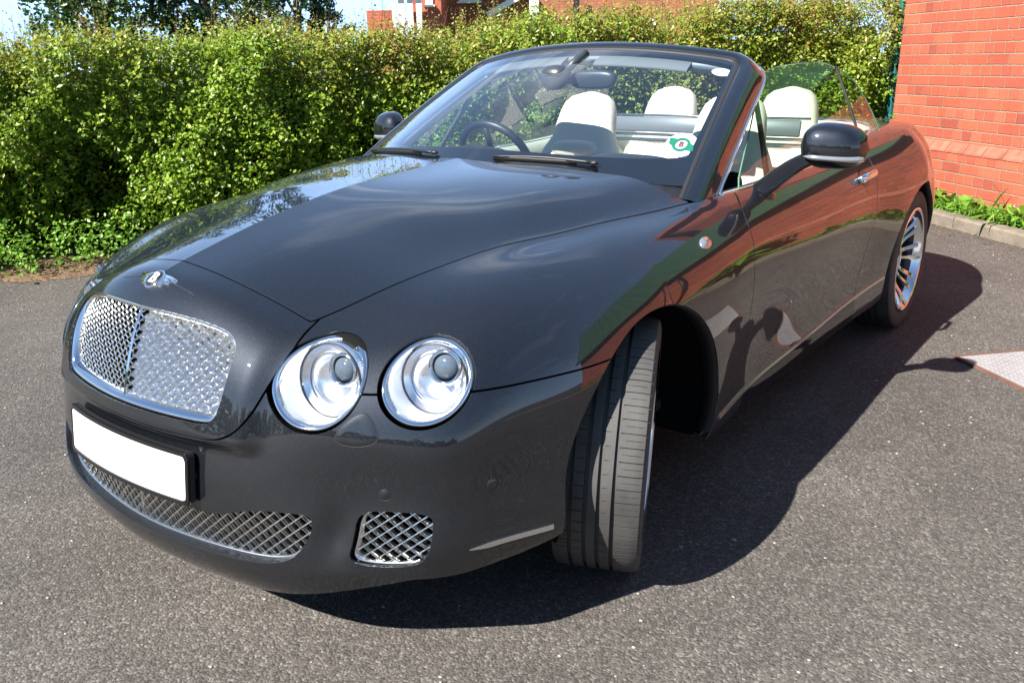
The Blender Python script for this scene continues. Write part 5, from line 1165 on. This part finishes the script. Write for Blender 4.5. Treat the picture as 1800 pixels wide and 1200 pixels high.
# teal steel post where the hedge meets the building
M['teal'] = simple('teal_painted_steel', (.012, .115, .105), .45, var=.15)
pp_ = empty('fence_post', (-.385, 7.42, 0)); tag(pp_, 'teal painted steel fence post at the hedge end by the brick wall', 'post')
b = MB(); b.box((0, 0, 1.05), (.07, .09, 2.1), Matrix.Rotation(R(-42), 3, 'Z'), bev=.006); b.build('post', M['teal'], pp_, smooth=False)
b = MB(); b.box((0, 0, 2.105), (.085, .105, .02), Matrix.Rotation(R(-42), 3, 'Z')); b.build('cap', M['teal'], pp_, smooth=False)
b = MB(); [b.box((.0, -.045, z), (.10, .03, .06), Matrix.Rotation(R(-42), 3, 'Z')) for z in (.5, 1.1, 1.7)]; b.build('bracket', M['teal'], pp_, smooth=False)
# belt of trees across the car park, behind the camera, mirrored in the paintwork
n = 15000; t_ = rng.uniform(-1, 1, n); P = np.stack([t_*34+2, -20-6*(1-t_*t_)+rng.normal(0, .9, n), rng.uniform(0, 1, n)**.8*(3.3+.9*np.sin(t_*23)+.6*np.sin(t_*57+1))], 1)
tag(leaves_mesh('treeline', P, rng.normal(size=(n, 3))+np.array([0, .4, .3]), rng.uniform(.28, .6, n), M['dark_leaf'], aspect=.8), kind='stuff')
# ------------------------------------------------------------------ steel cover, weeds, loose stones
def checker():
    m, t, b = mat('steel_checker_plate'); l = t.links.new; uv = N(t, 'ShaderNodeTexCoord'); s = N(t, 'ShaderNodeSeparateXYZ'); l(uv.outputs['Object'], s.inputs[0])
    p = .030; U = math_(t, 'DIVIDE', s.outputs['X'], p); V_ = math_(t, 'DIVIDE', s.outputs['Y'], p); row = math_(t, 'FLOORED_MODULO', math_(t, 'FLOOR', V_), 2)
    fu = math_(t, 'SUBTRACT', math_(t, 'FRACT', math_(t, 'ADD', U, math_(t, 'MULTIPLY', row, .5))), .5); fv = math_(t, 'SUBTRACT', math_(t, 'FRACT', V_), .5)
    a = math_(t, 'ABSOLUTE', math_(t, 'MULTIPLY', fu, 1.6)); c = math_(t, 'ABSOLUTE', math_(t, 'MULTIPLY', fv, 3.0)); h = N2(t, math_(t, 'ADD', a, c), .5, .75, 1, 0)
    n = N(t, 'ShaderNodeTexNoise', inp={'Scale': 9, 'Detail': 7, 'Roughness': .7}); l(uv.outputs['Object'], n.inputs['Vector'])
    r = N(t, 'ShaderNodeValToRGB'); e = r.color_ramp.elements; e[0].color = (.25, .25, .25, 1); e[1].color = (.36, .365, .37, 1); e[0].position = .3; e[1].position = .65; l(n.outputs[0], r.inputs[0])
    mm = N(t, 'ShaderNodeMix', data_type='RGBA'); l(r.outputs[0], mm.inputs['A']); mm.inputs['B'].default_value = (.40, .41, .42, 1); l(h, mm.inputs[0]); l(mm.outputs['Result'], b.inputs['Base Color'])
    b.inputs['Roughness'].default_value = .55; b.inputs['Metallic'].default_value = .25; bp = N(t, 'ShaderNodeBump', inp={'Strength': .8, 'Distance': .003}); l(h, bp.inputs['Height']); l(bp.outputs[0], b.inputs['Normal']); return m
M['checker'] = checker(); M['rust'] = simple('rusty_frame', (.125, .062, .042), .85, bump=(120, .5, .002), var=.3)
e1 = WD; e2 = -WN; C0 = Vector((1.268, 2.362, -.011)); R3p = Matrix((e1, e2, Vector((0, 0, 1)))).transposed()
sp = empty('steel_cover', C0); sp.rotation_euler = R3p.to_euler(); tag(sp, 'grey checkered steel cover in rusty frame set into the asphalt', 'cover')
b = MB(); b.box((.60, .36, .0), (1.16, .68, .012)); b.build('plate', M['checker'], sp, smooth=False)
b = MB(); [b.box(c, d) for c, d in (((.60, .0085, 0), (1.20, .017, .016)), ((.60, .7115, 0), (1.20, .017, .016)), ((.0085, .36, .0003), (.017, .684, .015)), ((1.1915, .36, .0003), (.017, .684, .015)))]; b.build('frame', M['rust'], sp, smooth=False)
b = MB(); b.box((.42, .40, .005), (.05, .018, .006)); b.build('lifting_slot', M['seal'], sp, smooth=False)
# weeds along the wall
def blade_leaf(b, base, d, L_, w, droop=.5):
    d = Vector(d).normalized(); sd = d.cross(Vector((0, 0, 1))); sd = sd.normalized() if sd.length > .05 else Vector((1, 0, 0)); P = []
    for t_ in np.linspace(0, 1, 6):
        c = Vector(base)+d*(L_*t_)-Vector((0, 0, droop*L_*t_*t_)); hw = w*math.sin(math.pi*min(1, .12+.88*t_))**.8*(1 if t_ < .99 else .05); up_ = Vector((0, 0, w*.22)); P.append([c-sd*hw+up_, c, c+sd*hw+up_])
    b.grid(P)
def weed_plant(loc, broad, label, scl):
    b = MB(); n_ = 34 if broad else 46
    for i in range(n_):
        a = random.uniform(0, 2*math.pi); el_ = random.uniform(.25, 1.3); r0 = random.uniform(0, .09)
        L_ = random.uniform(.10, .17) if broad else random.uniform(.12, .30); w_ = random.uniform(.030, .052) if broad else random.uniform(.006, .016)
        h0 = random.uniform(.03, .16) if broad else random.uniform(0, .06); blade_leaf(b, (r0*math.cos(a), r0*math.sin(a), h0), (math.cos(a)*math.cos(el_), math.sin(a)*math.cos(el_), math.sin(el_)), L_, w_, random.uniform(.2, .8))
    if broad:
        for i in range(14): a = random.uniform(0, 6.28); b.tube([(0, 0, -.02), (.05*math.cos(a), .05*math.sin(a), random.uniform(.08, .17))], .003, 5)
    o = b.build('weed_plant', M['weed_leaf']); o.location = loc; o.scale = (scl,)*3; tag(o, label, 'weed', 'weeds at the foot of the brick wall'); return o
protos = [weed_plant((0, 0, 0), True, 'x', 1), weed_plant((0, 0, 0), False, 'x', 1), weed_plant((0, 0, 0), True, 'x', 1), weed_plant((0, 0, 0), False, 'x', 1)]
spots = [(-.52, .17, 0, 1.25), (-.38, .15, 2, 1.15), (-.22, .2, 0, .85), (-.05, .16, 1, .8), (.08, .2, 2, .7), (.22, .18, 0, .75), (.36, .2, 1, .8), (.50, .17, 3, 1.15), (.62, .2, 1, .9), (.72, .16, 3, 1.3), (.9, .2, 2, .8), (1.2, .18, 1, .9), (1.5, .2, 3, .9), (1.8, .18, 1, .9), (2.1, .2, 2, .9), (2.75, .22, 0, 2.3), (2.95, .2, 2, 2.0), (3.3, .2, 1, 1), (3.7, .2, 3, 1), (4.1, .2, 1, 1.1), (4.6, .2, 2, 1), (5.1, .2, 1, 1), (5.6, .2, 3, 1), (6.2, .2, 1, 1)]
for i, (a, n_, p, sc) in enumerate(spots):
    o = protos[i] if i < 4 and spots[i][2] == i else protos[p].copy()
    if o.name not in C.objects: C.objects.link(o)
    o.location = wpt(a, n_, .05); o.scale = (sc,)*3; o.rotation_euler = (0, 0, i*1.9)
    o['label'] = ('broad leaved green weed growing behind the kerb at the wall foot' if p in (0, 2) else 'grassy tuft of weed growing behind the kerb at the wall foot')
used_ = {o.name for o in C.objects}
for p in protos:
    if p['label'] == 'x': bpy.data.objects.remove(p)
n = 9000; a = rng.uniform(-1.3, 7.5, n); q = np.clip(rng.normal(.2, .07, n), .06, .31); P = np.array([tuple(wpt(x, y, 0)) for x, y in zip(a, q)]); P[:, 2] = .05+rng.uniform(0, .09, n)
tag(leaves_mesh('grass', P, rng.normal(size=(n, 3))*np.array([1, 1, .35]), rng.uniform(.03, .09, n), M['weed_leaf'], aspect=.14), kind='stuff')
n = 2600; a = rng.uniform(-1.2, 5, n); q = K1+.02+rng.uniform(0, 1, n)**2*.38; P = np.array([tuple(wpt(x, y, 0)) for x, y in zip(a, q)]); P[:, 2] = -.012+rng.uniform(0, .006, n)
tag(leaves_mesh('dry_litter', P, np.tile([0, 0, 1.], (n, 1))+rng.normal(size=(n, 3))*.3, rng.uniform(.006, .022, n), simple('dry_litter', (.19, .11, .06), .9), aspect=.45), kind='stuff')
# sprig of ivy standing out from the wall by the car's tail
b = MB(); sp0 = wpt(-.72, .30, .55)
for i in range(22): a = random.uniform(0, 6.28); blade_leaf(b, sp0+Vector((random.uniform(-.03, .03), random.uniform(-.03, .03), random.uniform(.0, .30))), (math.cos(a), math.sin(a), .5), random.uniform(.035, .06), random.uniform(.010, .017))
b.tube([sp0-Vector((0, 0, .55)), sp0+Vector((0, 0, .1)), sp0+Vector((.02, 0, .30))], .004, 5); tag(b.build('weed_stalk', M['weed_leaf']), 'tall leafy weed stalk in front of the wall behind the car tail', 'weed')
# loose stones on the asphalt
n = 1900; V = []; F = []
ico = [(0, 0, 1), (.9, 0, .2), (.3, .85, .3), (-.75, .5, .2), (-.7, -.55, .3), (.3, -.9, .2), (.1, .1, -.7)]; fi = [(0, 1, 2), (0, 2, 3), (0, 3, 4), (0, 4, 5), (0, 5, 1), (6, 2, 1), (6, 3, 2), (6, 4, 3), (6, 5, 4), (6, 1, 5)]
for i in range(n):
    x, y = random.uniform(-4.5, 3.2), random.uniform(-1.9, 5.5)
    r = random.uniform(.002, .0055)*(1.6 if random.random() < .05 else 1); a = random.uniform(0, 6.28); o_ = len(V)
    for p in ico: V.append((x+r*(p[0]*math.cos(a)-p[1]*math.sin(a))*1.3, y+r*(p[0]*math.sin(a)+p[1]*math.cos(a)), -.013+r*p[2]*.7))
    F += [tuple(q+o_ for q in f) for f in fi]
tag(mesh_obj('gravel', V, F, simple('pale_stone', (.30, .28, .26), .8, var=.3), smooth=False), kind='stuff')
